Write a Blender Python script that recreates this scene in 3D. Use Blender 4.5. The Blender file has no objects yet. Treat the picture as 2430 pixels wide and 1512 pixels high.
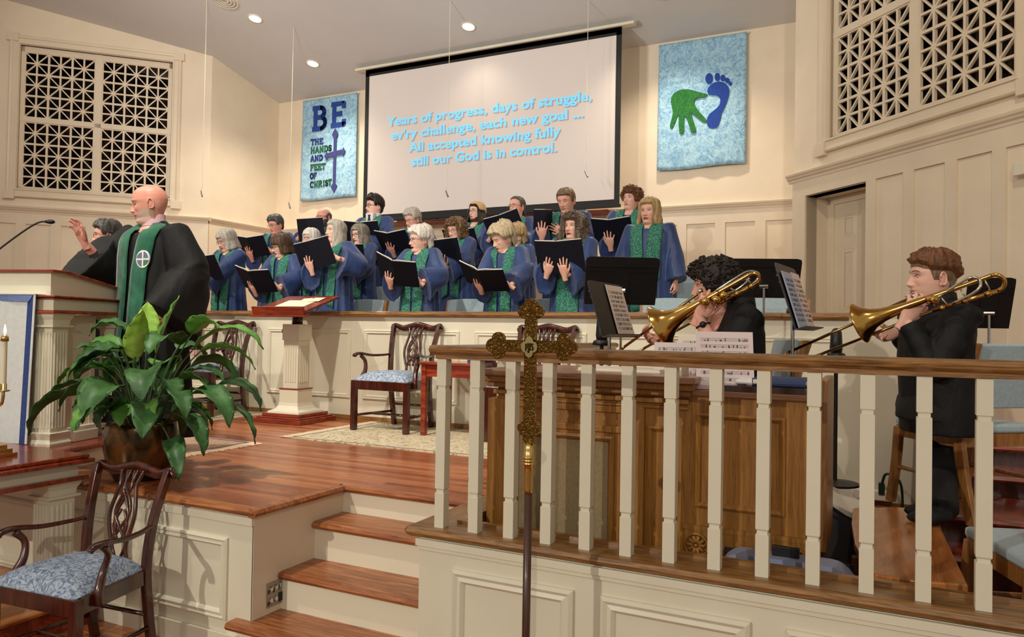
import bpy, bmesh, math, random
import numpy as np
from math import sin, cos, pi, radians, sqrt, atan2
from mathutils import Vector, Matrix, noise
from mathutils.bvhtree import BVHTree

scene = bpy.context.scene
COL = scene.collection
RAD = radians

# ---------------------------------------------------------------- camera
W_, H_ = 2430.0, 1512.0
FPX = 1780.7
CAMZ = 0.90
_yaw, _pit, _rol = RAD(26.32), RAD(0.9976), RAD(0.9706)
_fw = Vector((-sin(_yaw) * cos(_pit), cos(_yaw) * cos(_pit), sin(_pit)))
_rt0 = Vector((cos(_yaw), sin(_yaw), 0))
_up0 = _rt0.cross(_fw)
_rt = _rt0 * cos(_rol) + _up0 * sin(_rol)
_up = _up0 * cos(_rol) - _rt0 * sin(_rol)
CAM = Vector((0, 0, CAMZ))
cd = bpy.data.cameras.new('camera')
cd.sensor_fit = 'HORIZONTAL'
cd.sensor_width = 36.0
cd.lens = FPX / W_ * 36.0
cd.clip_start = 0.05
cam = bpy.data.objects.new('camera', cd)
COL.objects.link(cam)
cam.matrix_world = Matrix.Translation(CAM) @ Matrix((_rt, _up, -_fw)).transposed().to_4x4()
scene.camera = cam

def ray(x, y):
    return _fw + _rt * ((x - W_ / 2) / FPX) - _up * ((y - H_ / 2) / FPX)
def P(x, y, d):                 # point seen at (x, y) at a distance d along the view axis
    return CAM + ray(x, y) * d
def onZ(x, y, z):
    r = ray(x, y); return CAM + r * ((z - CAMZ) / r.z)
def onY(x, y, Y):
    r = ray(x, y); return CAM + r * (Y / r.y)
def onX(x, y, X):
    r = ray(x, y); return CAM + r * (X / r.x)
def onPlane(x, y, p, n):
    r = ray(x, y); return CAM + r * ((Vector(p) - CAM).dot(n) / r.dot(n))

# ---------------------------------------------------------------- world, exposure, main lamps
wd = bpy.data.worlds.new('world'); scene.world = wd; wd.use_nodes = True
wd.node_tree.nodes['Background'].inputs[0].default_value = (1.0, 0.91, 0.80, 1)
wd.node_tree.nodes['Background'].inputs[1].default_value = 0.32
scene.view_settings.view_transform = 'Standard'
scene.view_settings.look = 'None'
scene.view_settings.gamma = 1.0
scene.view_settings.use_curve_mapping = False
scene.view_settings.exposure = 0.34
try:
    scene.cycles.max_bounces = 6
    scene.cycles.diffuse_bounces = 4
    scene.cycles.use_denoising = True
except Exception:
    pass

def spot(name, loc, aim, watts, col, angle=60, blend=0.6, rad=0.06):
    l = bpy.data.lights.new(name, 'SPOT')
    l.energy = watts; l.color = col; l.spot_size = RAD(angle); l.spot_blend = blend; l.shadow_soft_size = rad
    o = bpy.data.objects.new(name, l); COL.objects.link(o)
    o.location = loc
    o.rotation_euler = (Vector(aim) - Vector(loc)).to_track_quat('-Z', 'Y').to_euler()
    return o
WARM = (1.0, 0.86, 0.69)
NEUT = (1.0, 0.93, 0.81)
# balcony spotlights on the far side of the nave, then added fill spots without fixtures
spot('balcony_spot', (-4.6, -6.0, 3.9), (-3.8, 5.0, 0.9), 880, NEUT, 75, 0.7, 0.05)
spot('balcony_spot', (1.9, -5.5, 4.2), (-3.4, 6.5, 1.2), 420, NEUT, 75, 0.7, 0.05)
spot('chancel_fill', (-8.0, 1.6, 5.9), (-6.6, 5.0, 0.5), 900, NEUT, 62, 1.0, 0.07)  # added fill from above the frame, brightens parapet, stage and choir
spot('chancel_fill', (-3.6, 1.6, 5.9), (-3.6, 5.0, 0.5), 900, NEUT, 62, 1.0, 0.07)
spot('chancel_fill', (0.4, 1.8, 5.6), (-0.6, 7.2, 1.4), 240, WARM, 80, 0.8, 0.07)  # weaker added fill for the right side of the chancel
spot('ceiling_fill', (-5.0, 3.5, 3.4), (-5.5, 7.4, 5.8), 470, (1.0, 0.96, 0.93), 140, 0.9, 0.3)  # added unseen spot aimed upward to lift the ceiling tone
spot('left_wall_fill', (-7.0, 4.0, 5.2), (-10.5, 8.8, 3.6), 200, NEUT, 90, 0.8, 0.15)  # added fill that brightens the left splayed wall and recess
# ---------------------------------------------------------------- mesh building
class MB:
    def __init__(s):
        s.v = []; s.f = []; s.m = []
    def add(s, vs, fs, mi=0, M=None):
        b = len(s.v)
        for p in vs:
            p = Vector(p)
            s.v.append(M @ p if M is not None else p)
        for f in fs:
            s.f.append([b + i for i in f]); s.m.append(mi)
        return s
    def box(s, lo, hi, mi=0, M=None):
        x0, y0, z0 = lo; x1, y1, z1 = hi
        if x0 > x1: x0, x1 = x1, x0
        if y0 > y1: y0, y1 = y1, y0
        if z0 > z1: z0, z1 = z1, z0
        return s.add([(x0,y0,z0),(x1,y0,z0),(x1,y1,z0),(x0,y1,z0),(x0,y0,z1),(x1,y0,z1),(x1,y1,z1),(x0,y1,z1)],
                     [(3,2,1,0),(4,5,6,7),(0,1,5,4),(1,2,6,5),(2,3,7,6),(3,0,4,7)], mi, M)
    def cbox(s, c, d, mi=0, M=None):
        return s.box([c[i]-d[i]/2 for i in range(3)], [c[i]+d[i]/2 for i in range(3)], mi, M)
    def loft(s, rings, mi=0, cap=True, M=None, closed=True):
        n = len(rings[0]); vs = [p for r in rings for p in r]; fs = []
        for i in range(len(rings)-1):
            for j in range(n if closed else n-1):
                k = (j+1) % n
                fs.append((i*n+j, i*n+k, (i+1)*n+k, (i+1)*n+j))
        if cap and closed:
            fs.append(tuple(range(n))[::-1]); b = (len(rings)-1)*n
            fs.append(tuple(b+j for j in range(n)))
        return s.add(vs, fs, mi, M)
    def tube(s, path, rad, seg=8, mi=0, M=None, cap=True, closed=False, flat=None, up=None):
        path = [Vector(p) for p in path]; n = len(path)
        if not hasattr(rad, '__len__'): rad = [rad]*n
        T = []
        for i in range(n):
            a = path[i-1] if i > 0 else (path[-1] if closed else path[0])
            b = path[i+1] if i < n-1 else (path[0] if closed else path[-1])
            t = (b-a); T.append(t.normalized() if t.length > 1e-9 else Vector((0,0,1)))
        u = Vector(up) if up is not None else (Vector((0,0,1)) if abs(T[0].z) < .9 else Vector((0,1,0)))
        u = (u - T[0]*u.dot(T[0])).normalized()
        rings = []
        for i in range(n):
            u = (u - T[i]*u.dot(T[i]))
            u = u.normalized() if u.length > 1e-6 else T[i].orthogonal().normalized()
            w = T[i].cross(u)
            fl = flat if flat is not None else 1.0
            if hasattr(fl, '__len__'): fl = fl[i]
            rings.append([path[i] + u*(cos(2*pi*j/seg)*rad[i]*fl) + w*(sin(2*pi*j/seg)*rad[i]) for j in range(seg)])
        if closed: rings.append(rings[0]); cap = False
        return s.loft(rings, mi, cap, M)
    def lathe(s, prof, seg=20, c=(0,0,0), mi=0, M=None, cap=True):
        rings = [[(c[0]+r*cos(2*pi*j/seg), c[1]+r*sin(2*pi*j/seg), c[2]+z) for j in range(seg)] for r, z in prof]
        return s.loft(rings, mi, cap, M)
    def prism(s, poly, a, b, axis='z', mi=0, M=None):
        def q(p, t):
            return {'z': (p[0],p[1],t), 'y': (p[0],t,p[1]), 'x': (t,p[0],p[1])}[axis]
        n = len(poly); vs = [q(p,a) for p in poly]+[q(p,b) for p in poly]
        fs = [tuple(range(n))[::-1], tuple(range(n,2*n))]+[(i,(i+1)%n,n+(i+1)%n,n+i) for i in range(n)]
        return s.add(vs, fs, mi, M)
    def ell(s, c, r, mi=0, M=None, nu=14, nv=9, R=None):
        rings = []
        for i in range(nv+1):
            t = -pi/2 + pi*i/nv
            t = max(min(t, pi/2-.02), -pi/2+.02)
            ring = []
            for j in range(nu):
                p = Vector((r[0]*cos(t)*cos(2*pi*j/nu), r[1]*cos(t)*sin(2*pi*j/nu), r[2]*sin(t)))
                if R is not None: p = R @ p
                ring.append(Vector(c)+p)
            rings.append(ring)
        return s.loft(rings, mi, True, M)
    def grid(s, fn, nu, nv, mi=0, M=None):
        vs = [fn(i/nu, j/nv) for i in range(nu+1) for j in range(nv+1)]
        fs = [(i*(nv+1)+j, (i+1)*(nv+1)+j, (i+1)*(nv+1)+j+1, i*(nv+1)+j+1) for i in range(nu) for j in range(nv)]
        return s.add(vs, fs, mi, M)
    def sheet(s, fn, nu, nv, th, mi=0, M=None):   # a cloth / leaf: fn(u,v) -> (point, normal); closed, th thick
        g = [[fn(i/nu, j/nv) for j in range(nv+1)] for i in range(nu+1)]
        top = [[Vector(p)+Vector(n)*th/2 for p, n in r] for r in g]; bot = [[Vector(p)-Vector(n)*th/2 for p, n in r] for r in g]
        w = nv+1; N = (nu+1)*w
        vs = [p for r in top for p in r]+[p for r in bot for p in r]; fs = []
        for i in range(nu):
            for j in range(nv):
                a,b,c,d = i*w+j,(i+1)*w+j,(i+1)*w+j+1,i*w+j+1
                fs.append((a,b,c,d)); fs.append((N+d,N+c,N+b,N+a))
        rim = [i*w for i in range(nu)]+[nu*w+j for j in range(nv)]+[i*w+nv for i in range(nu,0,-1)]+[j for j in range(nv,0,-1)]
        for k in range(len(rim)):
            a,b = rim[k],rim[(k+1)%len(rim)]
            fs.append((b,a,N+a,N+b))
        return s.add(vs, fs, mi, M)
    def ring_frame(s, x0, x1, z0, z1, prof, mi=0, M=None):   # moulding round a rectangle in the xz plane; prof: (inset, towards -y)
        rings = []
        for ins, out in prof:
            rings.append([(x0+ins,-out,z0+ins),(x1-ins,-out,z0+ins),(x1-ins,-out,z1-ins),(x0+ins,-out,z1-ins)])
        return s.loft(rings, mi, False, M)
    def mesh(s, name):
        me = bpy.data.meshes.new(name)
        me.from_pydata([tuple(p) for p in s.v], [], s.f)
        me.polygons.foreach_set('material_index', s.m)
        me.update()
        return me
    def build(s, name, mats, parent=None, smooth=False, bevel=0, loc=None, rz=None, wn=True, recalc=True):
        me = s.mesh(name)
        if recalc:
            bm = bmesh.new(); bm.from_mesh(me); bmesh.ops.recalc_face_normals(bm, faces=bm.faces); bm.to_mesh(me); bm.free()
        if not isinstance(mats, (list, tuple)): mats = [mats]
        for m in mats: me.materials.append(m)
        if smooth: me.polygons.foreach_set('use_smooth', [True]*len(me.polygons))
        o = bpy.data.objects.new(name, me); COL.objects.link(o)
        if parent is not None: o.parent = parent
        if loc is not None: o.location = loc
        if rz is not None: o.rotation_euler = (0,0,rz)
        if bevel:
            b = o.modifiers.new('bevel', 'BEVEL'); b.width = bevel; b.segments = 2; b.limit_method = 'ANGLE'; b.angle_limit = RAD(35)
            me.polygons.foreach_set('use_smooth', [True]*len(me.polygons))
            b.harden_normals = True
        return o

def thing(name, label, cat, loc=(0,0,0), rz=0, group=None):
    o = bpy.data.objects.new(name, None); COL.objects.link(o)
    o.empty_display_size = .1
    o.location = loc; o.rotation_euler = (0,0,rz)
    o['label'] = label; o['category'] = cat
    if group: o['group'] = group
    return o
def tag(o, label, cat, group=None, kind=None):
    o['label'] = label; o['category'] = cat
    if group: o['group'] = group
    if kind: o['kind'] = kind
    return o
def struct(o, label=None, cat=None):
    o['kind'] = 'structure'
    if label: o['label'] = label
    if cat: o['category'] = cat
    return o
def copytree(root, loc, rz, label, group=None):
    r = root.copy(); COL.objects.link(r); r.location = loc; r.rotation_euler = (0,0,rz); r['label'] = label
    if group: r['group'] = group
    for ch in list(root.children):
        c = ch.copy(); COL.objects.link(c); c.parent = r
        for g in list(ch.children):
            d = g.copy(); COL.objects.link(d); d.parent = c
    return r
def TR(loc=(0,0,0), rz=0, rx=0, ry=0):
    return Matrix.Translation(Vector(loc)) @ Matrix.Rotation(rz,4,'Z') @ Matrix.Rotation(ry,4,'Y') @ Matrix.Rotation(rx,4,'X')
def catmull(pts, n=6):
    pts = [Vector(p) for p in pts]; out = []
    q = [pts[0]*2-pts[1]]+pts+[pts[-1]*2-pts[-2]]
    for i in range(1, len(q)-2):
        for k in range(n):
            t = k/n; a,b,c,d = q[i-1],q[i],q[i+1],q[i+2]
            out.append(.5*((2*b)+(c-a)*t+(2*a-5*b+4*c-d)*t*t+(3*b-a-3*c+d)*t**3))
    out.append(pts[-1]); return out
def lerp(a, b, t): return a+(b-a)*t
def interp(t, xs, ys):
    return float(np.interp(t, xs, ys))

# ---------------------------------------------------------------- materials
def lin(c):
    return tuple(((x/255)/12.92 if x/255 <= .04045 else ((x/255+.055)/1.055)**2.4) for x in c)+(1,)
def base_mat(name, rgb, rough=.6, metal=0, spec=.5, coat=0):
    m = bpy.data.materials.new(name); m.use_nodes = True
    b = m.node_tree.nodes['Principled BSDF']
    b.inputs['Base Color'].default_value = lin(rgb); b.inputs['Roughness'].default_value = rough
    b.inputs['Metallic'].default_value = metal; b.inputs['Specular IOR Level'].default_value = spec
    if coat: b.inputs['Coat Weight'].default_value = coat; b.inputs['Coat Roughness'].default_value = .12
    return m
def nd(m, t): return m.node_tree.nodes.new(t)
def ln(m, a, b): m.node_tree.links.new(a, b)
def coords(m, scale=(1,1,1), rot=(0,0,0), kind='Object'):
    tc = nd(m,'ShaderNodeTexCoord'); mp = nd(m,'ShaderNodeMapping')
    mp.inputs['Scale'].default_value = scale; mp.inputs['Rotation'].default_value = rot
    ln(m, tc.outputs[kind], mp.inputs['Vector']); return mp.outputs['Vector']
def ramp(m, fac, stops):
    r = nd(m,'ShaderNodeValToRGB'); e = r.color_ramp.elements
    while len(e) < len(stops): e.new(.5)
    for i,(p,c) in enumerate(stops): e[i].position = p; e[i].color = lin(c)
    ln(m, fac, r.inputs['Fac']); return r.outputs['Color']
def noise_n(m, vec, scale, detail=4, rough=.6, dist=0):
    n = nd(m,'ShaderNodeTexNoise'); n.inputs['Scale'].default_value = scale; n.inputs['Detail'].default_value = detail
    n.inputs['Roughness'].default_value = rough; n.inputs['Distortion'].default_value = dist
    ln(m, vec, n.inputs['Vector']); return n.outputs['Fac']
def bump(m, fac, strength=.2, dist=.01):
    b = nd(m,'ShaderNodeBump'); b.inputs['Strength'].default_value = strength; b.inputs['Distance'].default_value = dist
    ln(m, fac, b.inputs['Height']); ln(m, b.outputs['Normal'], m.node_tree.nodes['Principled BSDF'].inputs['Normal'])
def setcol(m, out): ln(m, out, m.node_tree.nodes['Principled BSDF'].inputs['Base Color'])
def paint(name, rgb, rough=.55, var=6):
    m = base_mat(name, rgb, rough, 0, .35)
    v = coords(m)
    f = noise_n(m, v, 2.2, 5)
    setcol(m, ramp(m, f, [(.3, tuple(max(0,c-var) for c in rgb)), (.7, tuple(min(255,c+var//2) for c in rgb))]))
    bump(m, noise_n(m, v, 180, 2), .03, .002)
    return m
def wood(name, dark, mid, light, axis='x', scale=14, rough=.32, coat=.25, stretch=34):
    m = base_mat(name, mid, rough, 0, .5, coat)
    sc = {'x': (1/stretch*3,1,1), 'y': (1,1/stretch*3,1), 'z': (1,1,1/stretch*3)}[axis]
    v = coords(m, sc)
    f1 = noise_n(m, v, scale, 5, .65, 1.2); f2 = noise_n(m, v, scale*6, 3, .6)
    mx = nd(m,'ShaderNodeMath'); mx.operation = 'MULTIPLY_ADD'; ln(m, f2, mx.inputs[0]); mx.inputs[1].default_value = .35; ln(m, f1, mx.inputs[2])
    setcol(m, ramp(m, mx.outputs[0], [(.42, dark), (.62, mid), (.86, light)]))
    bump(m, f2, .06, .002)
    return m
def planks(name):
    m = base_mat(name, (150,85,50), .30, 0, .5, .12)
    v = coords(m)
    br = nd(m,'ShaderNodeTexBrick'); br.inputs['Scale'].default_value = 1; br.inputs['Brick Width'].default_value = 1.1; br.inputs['Row Height'].default_value = .06
    br.inputs['Mortar Size'].default_value = .0012; br.inputs['Color1'].default_value = (0,0,0,1); br.inputs['Color2'].default_value = (1,1,1,1); br.inputs['Mortar'].default_value = (.1,.1,.1,1)
    br.offset = .37; br.inputs['Bias'].default_value = 0
    ln(m, v, br.inputs['Vector'])
    v2 = coords(m, (.18,1,1))
    f = noise_n(m, v2, 26, 6, .65, .8)
    mx = nd(m,'ShaderNodeMix'); mx.data_type = 'FLOAT'; mx.inputs['Factor'].default_value = .38
    ln(m, f, mx.inputs['A']); sp = nd(m,'ShaderNodeSeparateColor'); ln(m, br.outputs['Color'], sp.inputs[0]); ln(m, sp.outputs[0], mx.inputs['B'])
    setcol(m, ramp(m, mx.outputs['Result'], [(.15,(104,50,26)),(.38,(150,80,46)),(.55,(174,102,62)),(.8,(198,130,86))]))
    bump(m, br.outputs['Fac'], -.12, .002)
    return m
def fabric(name, rgb, rough=.8, var=14, sc=40, sheen=.3):
    m = base_mat(name, rgb, rough, 0, .25)
    m.node_tree.nodes['Principled BSDF'].inputs['Sheen Weight'].default_value = sheen
    v = coords(m)
    f = noise_n(m, v, sc, 3)
    setcol(m, ramp(m, f, [(.3, tuple(max(0,c-var) for c in rgb)), (.7, tuple(min(255,c+var) for c in rgb))]))
    return m
def pattern(name, a, b, c, sc=60, rough=.7, dist=2.5, stops=(.42,.5,.58)):
    m = base_mat(name, b, rough, 0, .3)
    v = coords(m)
    f = noise_n(m, v, sc, 3, .55, dist)
    setcol(m, ramp(m, f, [(stops[0],a),(stops[1],b),(stops[2],c)]))
    return m
def emit(name, rgb, strength):
    m = bpy.data.materials.new(name); m.use_nodes = True; nt = m.node_tree
    nt.nodes.remove(nt.nodes['Principled BSDF'])
    e = nt.nodes.new('ShaderNodeEmission'); e.inputs[0].default_value = lin(rgb); e.inputs[1].default_value = strength
    nt.links.new(e.outputs[0], nt.nodes['Material Output'].inputs[0]); return m

M = {}
M['wall'] = paint('cream_wall_paint', (232,217,192))
M['trim'] = paint('cream_trim_paint', (226,211,186), .4)
M['white'] = paint('white_trim_paint', (226,219,196), .38)
M['ceil'] = paint('ceiling_paint', (212,212,210), .8, 3)
M['floor'] = planks('stage_oak_boards')
M['tread'] = wood('step_oak', (88,44,22),(146,82,44),(186,124,74),'x',30,.34,.1,40)
M['rail'] = wood('rail_oak', (70,44,18),(128,88,44),(172,126,72),'x',50,.3,.25,44)
M['railY'] = wood('rail_oak_return', (70,44,18),(128,88,44),(172,126,72),'y',50,.3,.25,44)
M['mahog'] = wood('mahogany', (28,10,6),(58,22,14),(92,38,22),'z',18,.22,.5)
M['red_wood'] = wood('red_mahogany', (84,26,12),(128,44,24),(164,72,42),'x',18,.25,.4)
M['organ'] = wood('organ_oak', (112,68,22),(152,102,38),(176,124,56),'z',52,.42,.1,50)
M['organ_x'] = wood('organ_oak_top', (110,66,38),(158,110,78),(190,146,112),'x',40,.35,.2,44)
M['bench'] = wood('bench_oak', (140,72,26),(186,112,54),(210,144,84),'y',10,.25,.35)
M['oak'] = wood('chair_oak', (104,62,26),(150,98,48),(180,130,76),'z',18,.35,.2)
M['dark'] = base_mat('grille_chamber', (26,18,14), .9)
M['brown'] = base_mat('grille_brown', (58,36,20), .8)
M['black'] = base_mat('black_metal', (16,16,17), .45)
M['blackwood'] = base_mat('black_paint', (14,13,12), .5)
M['chrome'] = base_mat('chrome', (190,190,188), .2, 1)
M['brass'] = base_mat('polished_brass', (218,184,112), .24, 1)
M['gold'] = base_mat('engraved_brass', (190,150,72), .33, 1)
_v = coords(M['gold']); _w = nd(M['gold'],'ShaderNodeTexVoronoi'); _w.feature = 'DISTANCE_TO_EDGE'; _w.inputs['Scale'].default_value = 85
_nz = nd(M['gold'],'ShaderNodeTexNoise'); _nz.inputs['Scale'].default_value = 60; ln(M['gold'], _v, _nz.inputs['Vector'])
_mx = nd(M['gold'],'ShaderNodeMix'); _mx.data_type = 'VECTOR'; _mx.inputs['Factor'].default_value = .03; ln(M['gold'], _v, _mx.inputs['A']); ln(M['gold'], _nz.outputs['Color'], _mx.inputs['B'])
ln(M['gold'], _mx.outputs['Result'], _w.inputs['Vector'])
bump(M['gold'], _w.outputs['Distance'], 1.0, .02)
setcol(M['gold'], ramp(M['gold'], _w.outputs['Distance'], [(.0,(96,70,28)),(.12,(170,132,62)),(.35,(214,176,98))]))
M['seatblue'] = pattern('blue_damask', (104,120,146), (150,164,186), (182,194,208), 22, .5, 3.5, (.40,.5,.6))
M['choirblue'] = fabric('pale_blue_upholstery', (170,190,198), .8, 8, 60)
M['paper'] = base_mat('paper', (232,224,208), .8)
M['cream'] = base_mat('cream_panel', (232,224,200), .5)
M['skin'] = None
# ---------------------------------------------------------------- the room
Q = .70710678
LC = Vector((-10.0, 8.85, 0)); RC = Vector((-0.9, 8.85, 0)); YB = 10.4
MLW = Matrix(((Q,-Q,0,LC.x),(Q,Q,0,LC.y),(0,0,1,0),(0,0,0,1)))     # left splayed wall: local x along the wall, -y into the room
MRW = Matrix(((Q,Q,0,RC.x),(-Q,Q,0,RC.y),(0,0,1,0),(0,0,0,1)))     # right splayed wall
ZF = -0.75
def ceil_z(Y): return 5.03 + .226*(YB - Y)

def placed(o, MX):
    o.matrix_world = MX; return o

# floors
struct(MB().box((-16,-9,ZF-.1),(9,13,ZF)).build('floor', M['tread']), 'wooden nave floor below the steps', 'floor')
def nosing(mb, x0, x1, y, z, th=.045, out=.03, mi=0):          # rounded board edge running along x, facing -y
    prof = [(y,z-th),(y-out*.7,z-th*.85),(y-out,z-th*.5),(y-out*.7,z-th*.12),(y,z)]
    mb.prism(prof, x0, x1, 'x', mi)
# stage platform: boards on top, white panelled face
st = thing('stage_platform', 'oak chancel platform with a white panelled front', 'platform'); struct(st)
mb = MB(); mb.prism([(-9.6,2.80),(-2.81,2.80),(-2.81,3.49),(-1.80,3.49),(-1.80,5.98),(-9.6,5.98)], -.045, 0, 'z')
mb.build('stage_boards', M['floor'], st)
mb = MB(); nosing(mb,-9.6,-2.78,2.80,0); 
nosing(mb,-2.80,-1.80,3.49,0)
ed = [(-2.81,-.045),(-2.79,-.045),(-2.77,-.038),(-2.76,-.022),(-2.77,-.006),(-2.79,0),(-2.81,0)]
mb.prism(ed, 2.775, 3.46, 'y')
mb.build('stage_nosing', M['tread'], st)
mb = MB(); mb.box((-9.6,2.80,ZF),(-2.80,5.9,-.045)); mb.build('stage_base', M['white'], st)
mb = MB()
for x0, x1 in ((-3.56,-2.965),(-4.32,-3.72),(-5.1,-4.48)):
    mb.ring_frame(x0,x1,-.585,-.17,[(0,0),(0,.012),(.012,.02),(.022,.012),(.035,.018),(.045,.008),(.05,0)])
mb.box((-9.6,-.012,-.09),(-2.80,0,-.05)); mb.box((-9.6,-.02,ZF),(-2.80,0,ZF+.1))
mb.build('panel_moulding', M['white'], st, loc=(0,2.80,0))
# steps between the stage and the railing wall
sp = thing('stage_steps', 'four oak steps with cream risers up to the platform', 'steps'); struct(sp)
nos = [(-.16,3.22),(-.365,2.97),(-.56,2.72)]
backs = [3.49,3.25,3.0]
for (z,y),yb in zip(nos,backs):
    mb = MB(); mb.box((-2.835 if z>-.5 else -2.9, y+.03, z-.042),(-1.80,yb+.03,z)); nosing(mb,-2.835 if z>-.5 else -2.9,-1.80,y+.03,z,.042,.03)
    mb.build('step_tread', M['tread'], sp)
for (y,z0,z1) in ((3.49,-.16,-.045),(3.25,-.365,-.2),(3.0,-.56,-.405),(2.76,ZF,-.6)):
    MB().box((-2.80,y,z0),(-1.80,y+.22,z1)).build('step_riser', M['cream'], sp)
# left face of the well is the stage_base side; paint it as its own panel
MB().box((-2.805,2.80,ZF),(-2.797,3.5,-.045)).build('stage_side_panel', M['trim'], st)

# choir floor tiers
TIERS = [(.35,6.02,6.95),(.55,6.95,7.75),(.75,7.75,10.4)]
for z,y0,y1 in TIERS:
    o = MB().box((-10.2 if y0>7 else -12.5,y0,ZF),(-.25 if y0<7 else -.6,y1,z)).build('floor_choir_tier', M['tread'])
    struct(o, 'raised choir floor tier', 'floor')
# choir parapet
pa = thing('wall_choir_parapet', 'low cream panelled wall with an oak cap in front of the choir', 'wall'); struct(pa)
YP = 5.96
mb = MB(); mb.box((-12.8,YP,ZF),(.30,YP+.11,1.035)); mb.build('parapet_panel', M['white'], pa)
mb = MB(); prof = [(YP-.045,1.028),(YP-.055,1.045),(YP-.05,1.066),(YP-.03,1.075),(YP+.14,1.075),(YP+.15,1.05),(YP+.14,1.028)]
mb.prism(prof,-12.8,-.22,'x'); mb.build('parapet_cap', M['rail'], pa)
mb = MB()
pr = [(0,0),(0,.010),(.010,.016),(.02,.010),(.032,.014),(.04,.006),(.044,0)]
xs = [(-7.75,-7.2),(-7.17,-6.02),(-5.83,-4.65),(-4.84+.35,-3.3),(-3.15,-2.0),(-1.86,-1.0),(-.95,-.31)]
xs = [(-9.9,-8.7),(-8.55,-7.35),(-7.2,-6.0+.05),(-5.8-.01,-4.72),(-4.56,-3.48),(-3.32,-2.24),(-2.1,-1.05),(-.93,-.31)]
for a,b in xs: mb.ring_frame(a,b,.215,.895,pr)
mb.build('panel_moulding', M['white'], pa, loc=(0,YP,0))
MB().box((-12.8,YP-.018,0),(-1.8,YP,.05)).build('baseboard', M['rail'], pa)
MB().box((-1.8,YP-.03,-.30),(.30,YP,-.26)).build('ledge', M['rail'], pa)

# back wall with wainscot
wb = thing('wall_back', 'cream back wall of the chancel above a panelled wainscot', 'wall'); struct(wb)
MB().box((-10.3,YB,ZF),(.3,YB+.15,5.2)).build('plaster', M['wall'], wb)
def wainscot(parent, x0, x1, panels, zb, loc, MX=None, gap=None):
    mb = MB(); c = .022
    segs = []; px = x0
    for a,b in panels:
        segs.append((px,a)); px = b
    segs.append((px,x1))
    mb.box((x0,-c,2.43),(x1,0,2.64))
    for a,b in segs: mb.box((a,-c,zb),(b,0,2.43))
    mb.box((x0,-c,zb),(x1,0,zb+.18))
    o = mb.build('wainscot_stiles', M['trim'], parent)
    if MX is not None: o.matrix_local = MX
    else: o.location = loc
    mb = MB(); prof = [(0,2.60),(-.028,2.60),(-.034,2.625),(-.05,2.64),(-.056,2.655),(-.07,2.67),(-.075,2.69),(-.06,2.70),(0,2.70)]
    mb.prism(prof, x0, x1, 'x'); o = mb.build('chair_rail', M['trim'], parent)
    if MX is not None: o.matrix_local = MX
    else: o.location = loc
pan = [(-2.456+.525*k, -2.456+.525*k+.39) for k in range(-14,3)]
wainscot(wb,-10,-.5,[p for p in pan if p[0]>-9.9],.75,(0,YB,0))
# recess wall on the left
wr = thing('wall_left_return', 'short cream wall where the chancel steps back on the left', 'wall'); struct(wr)
MB().box((-10.15,8.85,ZF),(-10.0,YB,6)).build('plaster', M['wall'], wr)
MX = Matrix(((0,-1,0,-10.0),(1,0,0,0),(0,0,1,0),(0,0,0,1)))
wainscot(wr,8.85,YB,[(9.0,9.4),(9.53,9.93)],.75,None,MX)
w2 = MB().box((-.9,8.85,ZF),(-.75,YB,6.2)).build('wall_right_return', M['wall']); struct(w2,'short wall where the chancel steps back on the right','wall')

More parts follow.
